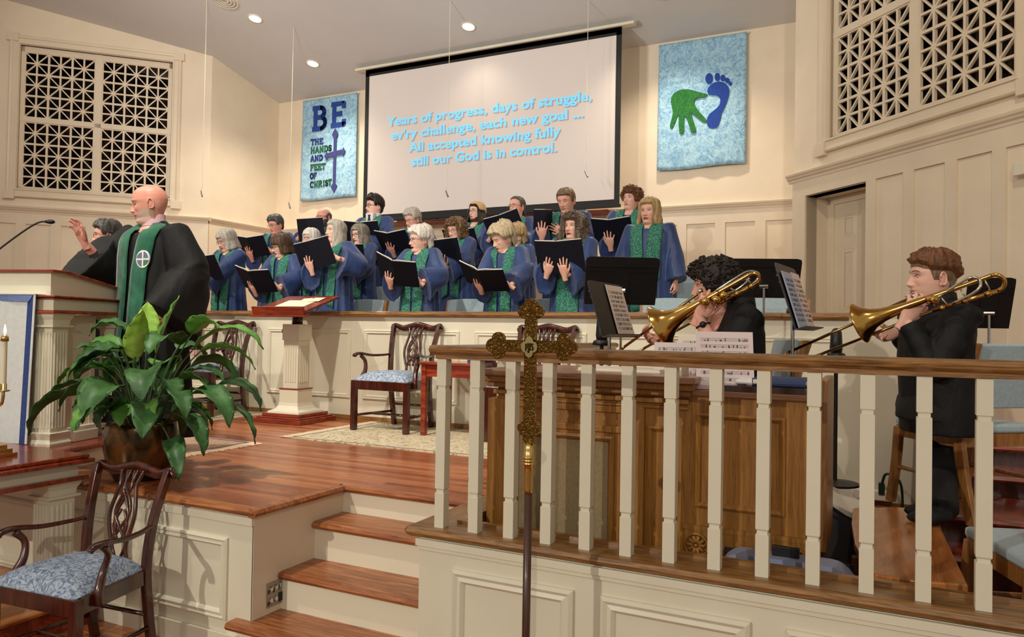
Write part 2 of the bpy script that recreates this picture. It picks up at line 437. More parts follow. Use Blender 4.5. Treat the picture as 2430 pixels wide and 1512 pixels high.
# splayed walls with openwork grilles
def lattice(mb, x0, x1, z0, z1, y0=-.012, y1=.022, b=.017, n=3):
    cw=(x1-x0)/n; ch=(z1-z0)/n
    for k in range(2*n+1):
        w = b*1.35 if k%2==0 else b
        x = x0+cw*k/2; mb.box((x-w/2-.003,y0,z0),(x+w/2+.003,y1,z1))
        z = z0+ch*k/2; mb.box((x0,y0+.001,z-w/2-.003),(x1,y1-.001,z+w/2+.003))
    for i in range(n):
        for j in range(n):
            cx=x0+cw*(i+.5); cz=z0+ch*(j+.5); L=sqrt(cw*cw+ch*ch)
            for s in (1,-1):
                MX=Matrix.Translation((cx,0,cz)) @ Matrix.Rotation(s*atan2(ch,cw),4,'Y')
                mb.box((-L/2,y0+.002,-b/2),(L/2,y1-.002,b/2),0,MX)
def grille_window(name, label, wall, MX, ox, sgn):
    # the opening runs from ox[0] to ox[1], z 2.97 - 5.19
    a,b = ox; z0,z1 = 2.975,5.19
    w = thing(name, label, 'grille'); struct(w)
    w.matrix_world = MX
    mb = MB()
    cas = [(-.14,0),(-.14,.045),(-.125,.055),(-.10,.05),(-.09,.035),(-.035,.035),(-.03,.05),(-.012,.05),(0,.02),(0,-.10)]
    mb.ring_frame(a,b,z0,z1,cas)
    for ex in (a-.155,b+.155):
        for ez in (z0-.155,z1+.155):
            cx=ex+(.055 if ex<a else -.055); cz=ez+(.05 if ez<4 else -.05)
            mb.box((cx-.075,-.062,cz-.065),(cx+.075,0,cz+.065))
    mb.build('casing', M['trim'], w)
    mb = MB(); fx0,fx1=a+.0,b-.0
    mid=(a+b)/2
    mb.box((fx0,.03,z0),(fx1,.075,z0+.03)); mb.box((fx0,.03,z1-.09),(fx1,.075,z1)); mb.box((fx0,.03,z0),(fx0+.055,.075,z1)); mb.box((fx1-.055,.03,z0),(fx1,.075,z1))
    mb.box((mid-.05,.025,z0),(mid+.05,.075,z1)); mb.box((fx0,.025,4.02),(fx1,.075,4.09))
    mb.build('sash', M['trim'], w, bevel=.004)
    for xa,xb in ((fx0+.05,mid-.05),(mid+.05,fx1-.05)):
        for za,zb in ((z0+.025,4.02),(4.09,z1-.085)):
            mb=MB(); lattice(mb,xa,xb,za,zb); o=mb.build('lattice_panel', M['trim'], w); o.location=(0,.05,0)
    # dark organ chamber behind the openwork
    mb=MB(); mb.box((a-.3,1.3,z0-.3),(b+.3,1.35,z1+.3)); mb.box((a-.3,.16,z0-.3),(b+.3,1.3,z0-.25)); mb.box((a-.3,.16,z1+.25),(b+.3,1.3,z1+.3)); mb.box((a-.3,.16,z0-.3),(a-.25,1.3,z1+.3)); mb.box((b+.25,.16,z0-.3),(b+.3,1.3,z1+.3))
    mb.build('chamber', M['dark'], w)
    mb=MB(); rnd=random.Random(5)
    for k in range(7):
        x=a+.15+k*(b-a-.2)/6.5; mb.lathe([(.05,z0-.2),(.05,z1-.2-.3*rnd.random())],10,(x,.75+.3*rnd.random(),0))
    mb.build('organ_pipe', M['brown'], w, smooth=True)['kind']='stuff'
def splay_wall(name, label, MX, x0, x1, ox, panels, zb, door=None):
    w = thing(name, label, 'wall'); struct(w); w.matrix_world = MX
    a,b=ox; z0,z1=2.975,5.19; t=.14; top=8.2
    mb=MB()
    mb.box((x0,0,z1),(x1,t,top)); mb.box((x0,0,z0),(a,t,z1)); mb.box((b,0,z0),(x1,t,z1))
    if door is None: mb.box((x0,0,ZF),(x1,t,z0))
    else:
        da,db,dz=door
        mb.box((x0,0,dz),(x1,t,z0)); mb.box((x0,0,ZF),(da,t,dz)); mb.box((db,0,ZF),(x1,t,dz))
    mb.build('plaster', M['wall'], w)
    c=.022; mb=MB(); mb.box((x0,-c,2.43),(x1,0,2.64)); px=x0
    for p,q in panels+[(x1,x1)]:
        if door is None or not (px<door[0]<p or px<door[1]<=p): mb.box((px,-c,zb),(p,0,2.43))
        else: mb.box((px,-c,zb),(door[0],0,2.43)); mb.box((door[1],-c,zb),(p,0,2.43))
        px=q
    mb.box((x0 if door is None else door[1],-c,zb),(x1,0,zb+.16)); mb.build('wainscot_stiles', M['trim'], w)
    mb=MB(); prof=[(0,2.60),(-.028,2.60),(-.034,2.625),(-.05,2.64),(-.056,2.655),(-.07,2.67),(-.075,2.69),(-.06,2.70),(0,2.70)]
    mb.prism(prof,x0-(.06 if door else 0),x1,'x'); mb.build('chair_rail', M['trim'], w)
    return w
lp=[(-2.605-.478*k,-2.605-.478*k+.34) for k in range(9,-6,-1)]
lp=[p for p in lp if -8.4<p[0] and p[1]<-.1]
splay_wall('wall_left','cream splayed wall on the left with panelled wainscot',MLW,-8.6,0,(-2.74,-.60),lp,ZF)
grille_window('window_1','cream openwork grille in the left splayed wall above the preacher','l',MLW,(-2.74,-.60),1)
rp=[(1.188+.443*k,1.188+.443*k+.325) for k in range(0,12)]
wrt=splay_wall('wall_right','cream splayed wall on the right with panelled wainscot and a door',MRW,0,7.5,(.55,2.60),rp,-.7,(.205,1.065,2.42))
grille_window('window_2','cream openwork grille high in the right splayed wall above the door','r',MRW,(.55,2.60),1)
# door in its deep opening
d1=thing('door_1','cream six-panel door set deep in the right splayed wall','door'); struct(d1); d1.matrix_world=MRW
mb=MB(); mb.box((.19,.0,.2),(.205,.34,2.42)); mb.box((1.065,.0,.2),(1.08,.34,2.42)); mb.box((.19,0,2.42),(1.08,.34,2.44)); mb.build('jamb',M['trim'],d1)
mb=MB(); mb.box((.255,.27,.2),(.30,.32,2.36)); mb.box((.205,.28,2.34),(1.065,.33,2.42)); mb.box((.205,.28,.2),(.26,.33,2.40)); mb.build('door_casing',M['trim'],d1,bevel=.005)
mb=MB(); mb.box((.27,.30,.35),(1.065,.34,2.36)); mb.build('door_leaf',M['trim'],d1)
mb=MB()
for x0,x1 in ((.40,.62),(.74,.96)):
    for z0,z1 in ((1.96,2.22),(1.18,1.86),(.45,1.06)):
        mb.ring_frame(x0,x1,z0,z1,[(0,0),(.006,-.006),(.02,.004),(.03,0),(.05,.006),(.055,.006)])
o=mb.build('door_panels',M['trim'],d1); o.location=(0,.30,0); 
# ceiling: slopes down towards the back wall
mb=MB(); ya,yb=1.2,10.6
mb.add([(-17,yb,ceil_z(yb)),(9,yb,ceil_z(yb)),(9,ya,ceil_z(ya)),(-17,ya,ceil_z(ya)),(-17,yb,ceil_z(yb)+.15),(9,yb,ceil_z(yb)+.15),(9,ya,ceil_z(ya)+.15),(-17,ya,ceil_z(ya)+.15)],
       [(0,1,2,3),(7,6,5,4),(0,4,5,1),(1,5,6,2),(2,6,7,3),(3,7,4,0)])
struct(mb.build('ceiling',M['ceil']),'pale sloping ceiling','ceiling')
# railing wall (pit wall), pit floor and stairs at the right
pw=thing('wall_pit_front','low cream panelled wall under the baluster railing','wall'); struct(pw)
MB().box((-1.82,2.80,ZF),(3.2,2.94,-.01)).build('pit_panel',M['white'],pw)
MB().box((-1.82,2.94,ZF),(-1.72,5.98,-.01)).build('pit_side',M['white'],pw)
mb=MB(); pr=[(0,0),(0,.014),(.014,.024),(.028,.014),(.044,.02),(.055,.008),(.06,0)]
for a,b in ((-1.645,-1.09),(-.975,-.415),(-.295,.265),(.385,.945),(1.06,1.62)): mb.ring_frame(a,b,-.66,-.12,pr)
mb.box((-1.83,-.018,-.042),(3.2,0,-.012)); mb.box((-1.825,-.010,-.06),(3.2,0,-.04))
mb.build('panel_moulding',M['white'],pw,loc=(0,2.80,0))
struct(MB().box((-1.72,2.94,ZF),(3.4,8.9,-.35)).build('floor_pit',M['tread']),'floor of the organ pit','floor')
stc=thing('pit_stairs','dark oak stairs rising behind the right end of the railing','stairs'); struct(stc)
stn=[(.24,5.52,8.5),(.12,5.07,5.6),(.0,4.44,5.1),(-.14,4.17,4.5),(-.28,3.93,4.2)]
for z,y,y1 in stn:
    mb=MB(); mb.box((.20,y+.03,z-.035),(3.4,y1,z)); nosing(mb,.20,3.4,y+.03,z,.035,.03); mb.build('stair_tread',M['red_wood'],stc)
    MB().box((.22,y+.04,-.36),(3.4,y+.06,z-.034)).build('stair_riser',M['mahog'],stc)
MB().box((.205,4.5,-.36),(.22,5.9,-.04)).build('stringer',M['mahog'],stc)
struct(MB().box((-1.72,3.95,-.36),(-.3,5.96,0)).build('floor_player_riser',M['tread']),'low riser behind the organ','floor')
# ---------------------------------------------------------------- railing
rl = thing('baluster_railing','oak handrail on cream square balusters in front of the organ pit','railing',(-1.82,2.85,0))
mb = MB()
def rail_prof(c, z, s=1): return [(c-.03,z-.043),(c-.046,z-.03),(c-.05,z-.018),(c-.044,z-.006),(c-.03,z),(c+.03,z),(c+.044,z-.006),(c+.05,z-.018),(c+.046,z-.03),(c+.03,z-.043)]
mb.prism(rail_prof(.0,.835),.028,5.0,'x'); mb.prism([(-.028,.775),(-.028,.795),(.028,.795),(.028,.775)],.05,5.0,'x')
mb.build('top_rail',M['rail'],rl)
mb = MB(); mb.prism([(-p[0]+.078,p[1]) for p in rail_prof(.0,.834)],.0,2.3,'y'); mb.box((.05,.0,.775),(.106,2.3,.795)); mb.build('return_rail',M['railY'],rl)
mb = MB(); cp=[(-.045,-.01),(-.07,.0),(-.078,.015),(-.07,.03),(-.05,.035),(.10,.035),(.10,-.01)]
mb.prism(cp,-.055,5.0,'x'); mb.build('base_cap',M['rail'],rl)
mb = MB(); mb.prism([(-.055,-.01),(-.075,.0),(-.08,.014),(-.07,.028),(-.05,.034),(.11,.034),(.11,-.01)],-.05,2.9,'y'); mb.build('return_base',M['railY'],rl)
mb = MB(); mb.box((.11,.085,.034),(5.0,.115,.05)); mb.build('fillet',M['rail'],rl)
def baluster(w=.046):
    mb=MB(); h=w/2; c=.004
    def sq(a,z): return [(-a,-a,z),(a,-a,z),(a,a,z),(-a,a,z)]
    z0=.033; zs=[(h,z0),(h,.185),(h,.1851),(h*.8,.187),(h*.8,.199),(h,.205),(h,.638),(h,.6381),(h*.8,.640),(h*.8,.655),(h,.656),(h,.778)]
    mb.loft([sq(a,z) for a,z in zs]); return mb
b0=None
for k in range(20):
    x=.08+.1695*k
    if b0 is None: b0=baluster().build('baluster',M['white'],rl,loc=(x,0,0))
    else:
        c=b0.copy(); COL.objects.link(c); c.parent=rl; c.location=(x,0,0)
for y in (.30,.58,.86,1.14,1.42):
    c=b0.copy(); COL.objects.link(c); c.parent=rl; c.location=(.078,y,0)

# ---------------------------------------------------------------- mahogany armchairs
def armchair():
    t=thing('armchair','x','chair')
    W=M['mahog']
    for s in (-1,1):
        mb=MB(); mb.loft([[(s*.30+a*.024-s*.022,-.25+b*.024+.022,z) for a,b in ((-1,-1),(1,-1),(1,1),(-1,1))] for z in (0,.36,.44)])
        mb.build('leg',W,t,bevel=.004)
    for s in (-1,1):
        pts=catmull([(s*.205,.285,0),(s*.208,.25,.22),(s*.215,.225,.44),(s*.226,.245,.66),(s*.243,.29,.84),(s*.253,.325,.945)],4)
        mb=MB(); mb.loft([[(p.x+a*.018,p.y+b*.022,p.z) for a,b in ((-1,-1),(1,-1),(1,1),(-1,1))] for p in pts]); mb.build('back_post',W,t,bevel=.005,smooth=True)
    mb=MB()
    for z0,z1,i in ((.36,.44,0),):
        mb.box((-.28,-.25,z0),(.28,-.222,z1)); mb.box((-.2,.215,z0),(.2,.24,z1))
        for s in (-1,1):
            mb.loft([[(s*.298-s*.026*k,-.23,z) for k,z in ((0,z0),(1,z0),(1,z1),(0,z1))],[(s*.222-s*.026*k,.22,z) for k,z in ((0,z0),(1,z0),(1,z1),(0,z1))]])
    mb.build('seat_rail',W,t,bevel=.004)
    mb=MB()
    for s in (-1,1): mb.tube([(s*.275,-.22,.13),(s*.212,.25,.13)],.012,8)
    mb.tube([(-.25,-.02,.13),(.25,-.02,.13)],.012,8); mb.tube([(-.2,.24,.2),(.2,.24,.2)],.012,8)
    mb.build('stretcher',W,t,smooth=True)
    # cushion
    def top(u,v):
        y=lerp(-.245,.225,v); hw=lerp(.285,.208,v); x=lerp(-hw,hw,u)
        b=(1-abs(2*u-1)**4)*(1-abs(2*v-1)**4)
        return (x,y,.445+.082*b**.6)
    mb=MB(); n=14
    mb.grid(top,n,n); mb.grid(lambda u,v:(top(u,v)[0],top(u,v)[1],.435),n,n)
    rim=[(i/n,0) for i in range(n)]+[(1,j/n) for j in range(n)]+[(1-i/n,1) for i in range(n)]+[(0,1-j/n) for j in range(n)]
    ra=[top(*p) for p in rim]; rb=[(p[0],p[1],.435) for p in ra]; mb.loft([rb,ra],cap=False)
    mb.build('seat',M['seatblue'],t,smooth=True)
    # serpentine top rail
    prof=catmull([(-.285,.925),(-.25,.955),(-.17,.935),(-.09,.95),(0,.968),(.09,.95),(.17,.935),(.25,.955),(.285,.925)],5)
    rings=[]
    for p in prof:
        x,z=p.x,p.y; h=.062-.030*min(1,abs(x)/.27)**2; yy=.33+.0-.025*(1-(x/.285)**2)*-1
        rings.append([(x,yy-.014,z-h),(x,yy-.019,z-.01),(x,yy-.008,z),(x,yy+.012,z),(x,yy+.016,z-.012),(x,yy+.012,z-h)])
    MB().loft(rings).build('top_rail',W,t,smooth=True)
    # interlaced splat
    def Y(z): return interp(z,[.44,.66,.84,.95],[.232,.25,.293,.335])
    mb=MB()
    def strand(pts,r=.0085):
        q=catmull([(x,Y(z),z) for x,z in pts],5); mb.tube(q,r,6,up=(0,1,0))
    for s in (-1,1):
        strand([(s*.07,.455),(s*.05,.53),(s*.075,.62),(s*.088,.70),(s*.070,.79),(s*.058,.85),(s*.078,.92)],.011)
        strand([(s*.02,.47),(s*.045,.55),(s*-.012,.64),(s*-.05,.70),(s*-.035,.77),(s*.015,.84),(s*.035,.92)])
        strand([(s*.05,.55),(s*.03,.62),(s*.045,.69),(s*.01,.77),(s*-.025,.83),(s*-.012,.92)])
        strand([(s*.015,.56),(s*.045,.64),(s*.012,.72)])
    mb.box((-.085,.215,.44),(.085,.243,.475))
    mb.build('splat',W,t,smooth=True)
    for s in (-1,1):
        pts=catmull([(s*.222,.243,.665),(s*.255,.16,.655),(s*.29,.02,.655),(s*.31,-.10,.672),(s*.312,-.17,.668),(s*.31,-.195,.652)],5)
        mb=MB(); mb.tube(pts,[.016+.008*min(1,i/18) for i in range(len(pts))],8,flat=.62)
        a=mb.build('arm',W,t,smooth=True)
        sp_=catmull([(s*.302,-.11,.655),(s*.285,-.07,.60),(s*.272,-.085,.52),(s*.29,-.12,.44),(s*.295,-.12,.38)],5)
        MB().tube(sp_,[.02,.019,.018,.017,.017,.017,.017,.017,.018,.019,.02,.021,.022,.022,.022,.022,.022,.022,.022,.022,.022][:len(sp_)],8).build('arm_support',W,a,smooth=True)
    return t
ch=armchair()
ch.location=(-3.915,5.58,0.008); ch['label']='dark mahogany armchair with pale blue seat left of the small red table'; ch['group']='mahogany armchairs'
copytree(ch,(-6.215,5.56,0.008),0,'dark mahogany armchair with blue seat partly behind the potted plant','mahogany armchairs')
copytree(ch,(-2.58,5.585,0.008),0,'dark mahogany armchair seen behind the brass cross and the railing','mahogany armchairs')
c=copytree(ch,(-3.50,2.36,ZF),.09,'dark mahogany armchair in the foreground with blue damask seat, below the potted plant','mahogany armchairs'); c.scale=(.97,.97,.965)

# ---------------------------------------------------------------- small red side table and blue book
t=thing('side_table','small red mahogany side table beside the middle armchair','table',(-3.22,5.60,.008))
for sx in (-1,1):
    for sy in (-1,1): MB().box((sx*.27-.022,sy*.2-.022,0),(sx*.27+.022,sy*.2+.022,.60)).build('leg',M['red_wood'],t,bevel=.004)
MB().box((-.28,-.21,.50),(.28,.21,.60)).build('apron',M['red_wood'],t)
MB().box((-.31,-.24,.60),(.29,.24,.625)).build('table_top',M['red_wood'],t,bevel=.006)
tag(MB().cbox((-3.03,5.55,.655),(.15,.2,.044)).build('hymn_book',base_mat('blue_cloth',(40,66,132),.6)),'blue book lying on the small red side table','book')

# ---------------------------------------------------------------- lectern
t=thing('lectern','cream fluted lectern with a red mahogany slanted desk near the choir parapet','lectern',(-5.09,5.60,0),.06)
mb=MB(); mb.box((-.275,-.275,0),(.275,.275,.045)); mb.box((-.255,-.255,.045),(.255,.255,.06)); mb.box((-.22,-.22,.06),(.22,.22,.09)); mb.build('plinth',M['red_wood'],t,bevel=.006)
def sq(a,z): return [(-a,-a,z),(a,-a,z),(a,a,z),(-a,a,z)]
mb=MB(); mb.loft([sq(a,z) for a,z in ((.185,.09),(.18,.105),(.135,.125),(.115,.155),(.108,.185),(.108,.31))]); mb.build('foot',M['white'],t)
MB().loft([sq(.112,.31),sq(.112,.322)]).build('band',M['red_wood'],t)
mb=MB(); mb.loft([sq(.086,.322),sq(.086,.78)])
for s in range(4):
    MX=Matrix.Rotation(s*pi/2,4,'Z')
    for k in range(5): mb.tube([(-.056+.028*k,-.087,.38),(-.056+.028*k,-.087,.73)],.006,6,0,MX)
mb.build('fluted_column',M['white'],t)
mb=MB(); mb.loft([sq(.098,.78),sq(.098,.935)]); mb.build('collar',M['white'],t,bevel=.004)
mb=MB(); mb.tube([(-.10,-.02,.868),(-.112,-.02,.868),(-.114,-.02,.868),(-.13,-.02,.868),(-.145,-.02,.868),(-.155,-.02,.868)],[.036,.036,.02,.02,.03,.02],14); mb.build('knob',M['red_wood'],t,smooth=True)
mb=MB(); mb.lathe([(.05,.935),(.05,1.0),(.04,1.01),(.04,1.03),(.09,1.035),(.095,1.06),(.085,1.09)],16); mb.build('post',M['mahog'],t,smooth=True)
DK=Matrix.Translation((0,-.02,1.13)) @ Matrix.Rotation(.30,4,'X')
mb=MB(); mb.box((-.31,-.27,-.012),(.31,.27,.012),0,DK); mb.build('desk',M['red_wood'],t,bevel=.004)
mb=MB(); mb.box((-.30,-.285,-.03),(.30,-.262,.05),0,DK); mb.box((-.33,-.30,-.045),(.33,-.24,-.028),0,DK); mb.build('lip',M['red_wood'],t,bevel=.004)
LT=TR((-5.09,5.60,0),.06)@DK
pp=base_mat('cream_card',(238,232,200),.7)
for k,(cx,cy,w,h,r,lab) in enumerate(((.02,-.04,.34,.26,.0,'large cream sheet lying open on the lectern desk'),(.05,.09,.10,.14,.25,'small cream slip on the upper left of the lectern sheet'),(.17,.10,.12,.14,.1,'small cream slip on the upper right of the lectern sheet'))):
    o=MB().box((-w/2,-h/2,.013+.003*k),(w/2,h/2,.015+.003*k),0,TR((cx,cy,0),r)).build('paper_sheet',pp); o.matrix_world=LT
    tag(o,lab,'paper','papers on the lectern')

# ---------------------------------------------------------------- pulpit and its platform
PL=TR((-4.68,2.95,.0),.27); PZ=.13
t=thing('pulpit_platform','low oak platform under the pulpit','platform'); t.matrix_world=PL
mb=MB(); mb.box((-2.2,-.14,.0),(.16,.66,.1)); mb.build('platform_base',M['white'],t)
MB().box((-2.23,-.13,.1),(.19,.69,PZ)).build('platform_top',M['red_wood'],t,bevel=.012)
t=thing('pulpit','cream pulpit with fluted pilasters and red mahogany mouldings behind the communion table','pulpit'); t.matrix_world=PL@Matrix.Translation((0,0,PZ))
z_=-PZ
def pilaster(mb,x,y,zb,zt,w=.13,d=.13):
    mb.box((x-w/2,y-d/2,zb+.08),(x+w/2,y+d/2,zt-.09))
    for k in range(5):
        for sy in (-1,1): mb.tube([(x-w*.36+w*.18*k,y+sy*d/2,zb+.11),(x-w*.36+w*.18*k,y+sy*d/2,zt-.12)],.0085,6)
        for sx in (-1,1): mb.tube([(x+sx*w/2,y-d*.36+d*.18*k,zb+.11),(x+sx*w/2,y-d*.36+d*.18*k,zt-.12)],.0085,6)
    def s2(a,z): return [(x-a,y-a,z),(x+a,y-a,z),(x+a,y+a,z),(x-a,y+a,z)]
    mb.loft([s2(w/2+a,z) for a,z in ((.022,zb),(.024,zb+.015),(.01,zb+.04),(.02,zb+.07),(.022,zb+.08),(.004,zb+.085))])
    mb.loft([s2(w/2+a,z) for a,z in ((.003,zt-.095),(.022,zt-.085),(.022,zt-.075),(.004,zt-.07),(.008,zt-.04),(.02,zt-.02),(.026,zt))])
for x,y in ((-.065,.065),(-1.235,.065),(-.065,.63),(-1.235,.63)):
    mb=MB(); pilaster(mb,x,y,0,.835); mb.build('pilaster',M['white'],t)
mb=MB(); mb.box((-1.2,.03,.0),(-.1,.09,.83)); mb.box((-.10,.10,.0),(-.03,.38,.83)); mb.box((-1.27,.10,.0),(-1.2,.38,.83)); mb.box((-.11,.36,0),(-.025,.40,.83)); mb.build('body',M['trim'],t)
mb=MB(); mb.box((-1.3,-.01,0),(.0,.13,.06)); mb.box((-.14,.12,0),(.01,.41,.07)); mb.box((-.13,.12,.07),(0,.405,.10)); mb.build('base_moulding',M['white'],t,bevel=.006)
def cornice(z0,z1,o): return ((-1.3-o,-o,z0),(o,.73+o*.6,z1))
mb=MB(); mb.box(*cornice(.855,.935,.015)); mb.build('cornice',M['white'],t)
mb=MB(); mb.box(*cornice(.835,.850,.045)); mb.box(*cornice(.850,.856,.03)); mb.build('lower_moulding',M['red_wood'],t,bevel=.004)
mb=MB(); mb.box(*cornice(.935,.947,.05)); mb.box(*cornice(.925,.935,.035)); mb.build('upper_moulding',M['red_wood'],t,bevel=.004)
mb=MB(); mb.prism([(.02,.947),(.66,.947),(.66,1.01),(.12,1.095),(.02,1.095)],-1.26,-.04,'x'); mb.build('desk_box',M['cream'],t)
mb=MB(); mb.prism([(-.01,1.095),(.12,1.095),(.69,1.006),(.69,1.019),(.122,1.112),(-.01,1.112)],-1.30,.0,'x'); mb.build('desk_top',M['red_wood'],t,bevel=.004)
# parament
pm=thing('parament','white pulpit cloth with a deep blue border hanging on the pulpit front','cloth'); pm.matrix_world=PL@Matrix.Translation((0,0,PZ))
clw=fabric('white_linen',(214,218,216),.9,6,30); clb=fabric('blue_border',(40,62,124),.8,8,60); clp=fabric('blue_band',(104,124,172),.8,10,60)
def hang(x0,x1,yo,ph=0,z0=.02,z1=.95):
    def fn(u,v):
        x=lerp(x0,x1,u); z=lerp(z1,z0,v); y=-.062-yo+.006*v*sin(14*x+ph); x-= .06*v*max(0,(u-.5))*(0)
        return (x-.03*v,y,z),(0,-1,0)
    return fn
mb=MB(); mb.sheet(hang(-1.16,-.125,0),20,20,.003); mb.box((-1.16,-.07,.95),(-.07,.1,.955)); mb.build('cloth',clw,pm,smooth=False)
for a_,b_ in ((-.125,-.085),(-1.2,-1.16)):
    mb=MB(); mb.sheet(hang(a_,b_,.001),3,20,.004); mb.build('border',clb,pm)
mb=MB(); mb.sheet(hang(-.085,-.07,.001),2,20,.004); mb.build('white_edge',clw,pm)
mb=MB(); mb.sheet(hang(-1.2,-.085,.003,0,.905,.95),12,2,.004); mb.build('top_band',clp,pm)
mb=MB(); mb.prism([(-.62,.62),(-.52,.62),(-.40,.52),(-.52,.40),(-.62,.40)],-.074,-.066,'y'); mb.build('emblem',clb,pm)
# gooseneck microphone on the pulpit
mc=thing('gooseneck_microphone','black gooseneck microphone reaching over the pulpit','microphone')
a=P(-60,640,4.9); pts=catmull([a,P(0,590,4.95),P(60,546,5.0),P(92,528,5.02),P(112,526,5.03)],6); MB().tube(pts,.006,8).build('gooseneck',M['black'],mc,smooth=True)
pts=[P(108,526,5.03),P(114,526,5.03),P(122,526.5,5.035),P(130,527,5.04)]; MB().tube(pts,[.009,.014,.016,.008],10).build('capsule',M['black'],mc,smooth=True)
MB().lathe([(.03,0),(.03,.02),(.012,.03),(.008,.06)],12,tuple(a-Vector((0,0,.09)))).build('base',M['black'],mc)

# ---------------------------------------------------------------- communion table
t=thing('table_platform','low orange oak platform under the communion table','platform',(0,0,ZF))
MB().box((-7.2,1.2,0),(-3.93,2.79,.13)).build('platform_base',M['red_wood'],t)
MB().box((-7.2,1.17,.13),(-3.90,2.79,.155)).build('platform_top',M['bench'],t,bevel=.01)
t=thing('communion_table','white communion table with red mahogany top and fluted legs at the left','table',(-3.95,2.72,ZF+.155))
zt=.775
MB().box((-2.3,-.85,zt-.022),(0,0,zt)).build('table_top',M['red_wood'],t,bevel=.008)
mb=MB(); mb.box((-2.32,-.87,zt-.046),(.02,.02,zt-.022)); mb.build('top_moulding',M['red_wood'],t,bevel=.008)
MB().box((-2.26,-.81,zt-.115),(-.04,-.04,zt-.046)).build('frieze',M['white'],t)
MB().box((-2.30,-.85,zt-.14),(.0,0,zt-.115)).build('lower_moulding',M['red_wood'],t,bevel=.006)
for x in (-.12,-2.18):
    for y in (-.12,-.73):
        mb=MB(); pilaster(mb,x,y,0,zt-.14,.14,.14); mb.build('leg',M['white'],t)
# candelabrum
cb=thing('candelabrum','polished brass candelabrum on the communion table','candle holder',(-4.30,2.40,ZF+.155+zt))
B_=M['brass']
mb=MB(); mb.loft([sq(a,z) for a,z in ((.085,0),(.085,.018),(.068,.020),(.068,.04),(.05,.042),(.05,.06),(.03,.065)) ]); mb.build('base',B_,cb,bevel=.002)
mb=MB(); mb.lathe([(.018,.06),(.016,.12),(.015,.18),(.026,.185),(.032,.20),(.026,.215),(.016,.225),(.014,.33),(.022,.335),(.024,.35),(.02,.37)],16); mb.build('stem',B_,cb,smooth=True)
for s in (-1,1):
    q=[(s*.005,0,.30),(s*.04,0,.275),(s*.075,0,.29),(s*.085,0,.33),(s*.085,0,.35)]
    MB().tube(catmull(q,4),.008,8).build('branch',B_,cb,smooth=True)
for x,z in ((0,.37),(.085,.35),(-.085,.35)):
    MB().lathe([(.006,z),(.03,z+.005),(.032,z+.01),(.016,z+.012),(.016,z+.045)],14,(x,0,0)).build('candle_cup',B_,cb,smooth=True)
cm_=base_mat('wax',(232,222,186),.5); cm_.node_tree.nodes['Principled BSDF'].inputs['Subsurface Weight'].default_value=.15
fl=emit('flame',(255,236,190),18)
for x,z,h,lab in ((0,.41,.30,'tall lit candle in the middle of the brass candelabrum'),(.085,.39,.245,'shorter lit candle on the right branch of the candelabrum'),(-.085,.39,.25,'lit candle on the left branch of the brass candelabrum')):
    c=thing('candle',lab,'candle',(-4.30+x,2.40,ZF+.155+zt+z),0,'candles on the candelabrum')
    MB().lathe([(.0135,0),(.0135,h)],14).build('wax_stick',cm_,c,smooth=False)
    MB().lathe([(.02,h-.012),(.017,h+.012),(.010,h+.02),(.004,h+.021)],14).build('follower',B_,c,smooth=True)
    MB().lathe([(.001,h+.024),(.006,h+.034),(.0065,h+.044),(.004,h+.06),(.0008,h+.078)],10).build('flame',fl,c,smooth=True)

# ---------------------------------------------------------------- rugs
def rug(name,label,x0,x1,y0,y1,fr,mat):
    t=thing(name,label,'rug',((x0+x1)/2,(y0+y1)/2,0)); w=(x1-x0)/2; h=(y1-y0)/2
    MB().box((-w,-h,0.0),(w,h,.007)).build('pile',mat,t)
    mb=MB()
    for s in (.03,): 
        for a in (0,1): mb.box((-w+s,(-h+s) if a==0 else h-s-.018,.007),(w-s,(-h+s+.018) if a==0 else h-s,.0078)); mb.box(((-w+s) if a==0 else w-s-.018,-h+s,.007),((-w+s+.018) if a==0 else w-s,h-s,.0078))
    mb.build('border',M['rugblue'],t)
    mb=MB(); r=random.Random(3)
    for sx in fr:
        n=int((y1-y0)/.012)
        for k in range(n):
            y=-h+(k+.5)*2*h/n; L=.07+.03*r.random(); dy=.02*(r.random()-.5)
            mb.tube([(sx*w,y,.005),(sx*(w+L*.5),y+dy*.5,.006),(sx*(w+L),y+dy,.003)],[.0045,.004,.003],4)
    mb.build('fringe',M['fringe'],t)['kind']='stuff'
    return t
M['rugblue']=fabric('rug_navy',(52,60,84),.95,10,80)
M['fringe']=fabric('rug_fringe',(216,190,158),.95,10,80)
def rugm(name,a,b,c):
    m=pattern(name,a,b,c,16,.95,2.2,(.38,.46,.66)); return m
ra=rugm('rug_rose',(196,142,124),(224,194,166),(214,176,150)); rb=rugm('rug_ivory',(150,140,120),(208,192,158),(222,206,176))
rug('patterned_rug','rose patterned rug with fringe beside the potted plant',-6.0,-4.36,3.46,4.36,(1,),ra)
rug('patterned_rug','ivory patterned rug with navy edge under the middle armchair',-4.36,-1.95,4.70,5.93,(-1,),rb)
rug('patterned_rug','patterned rug with fringe under the armchair behind the plant',-7.9,-5.8,5.1,5.94,(1,),rb)

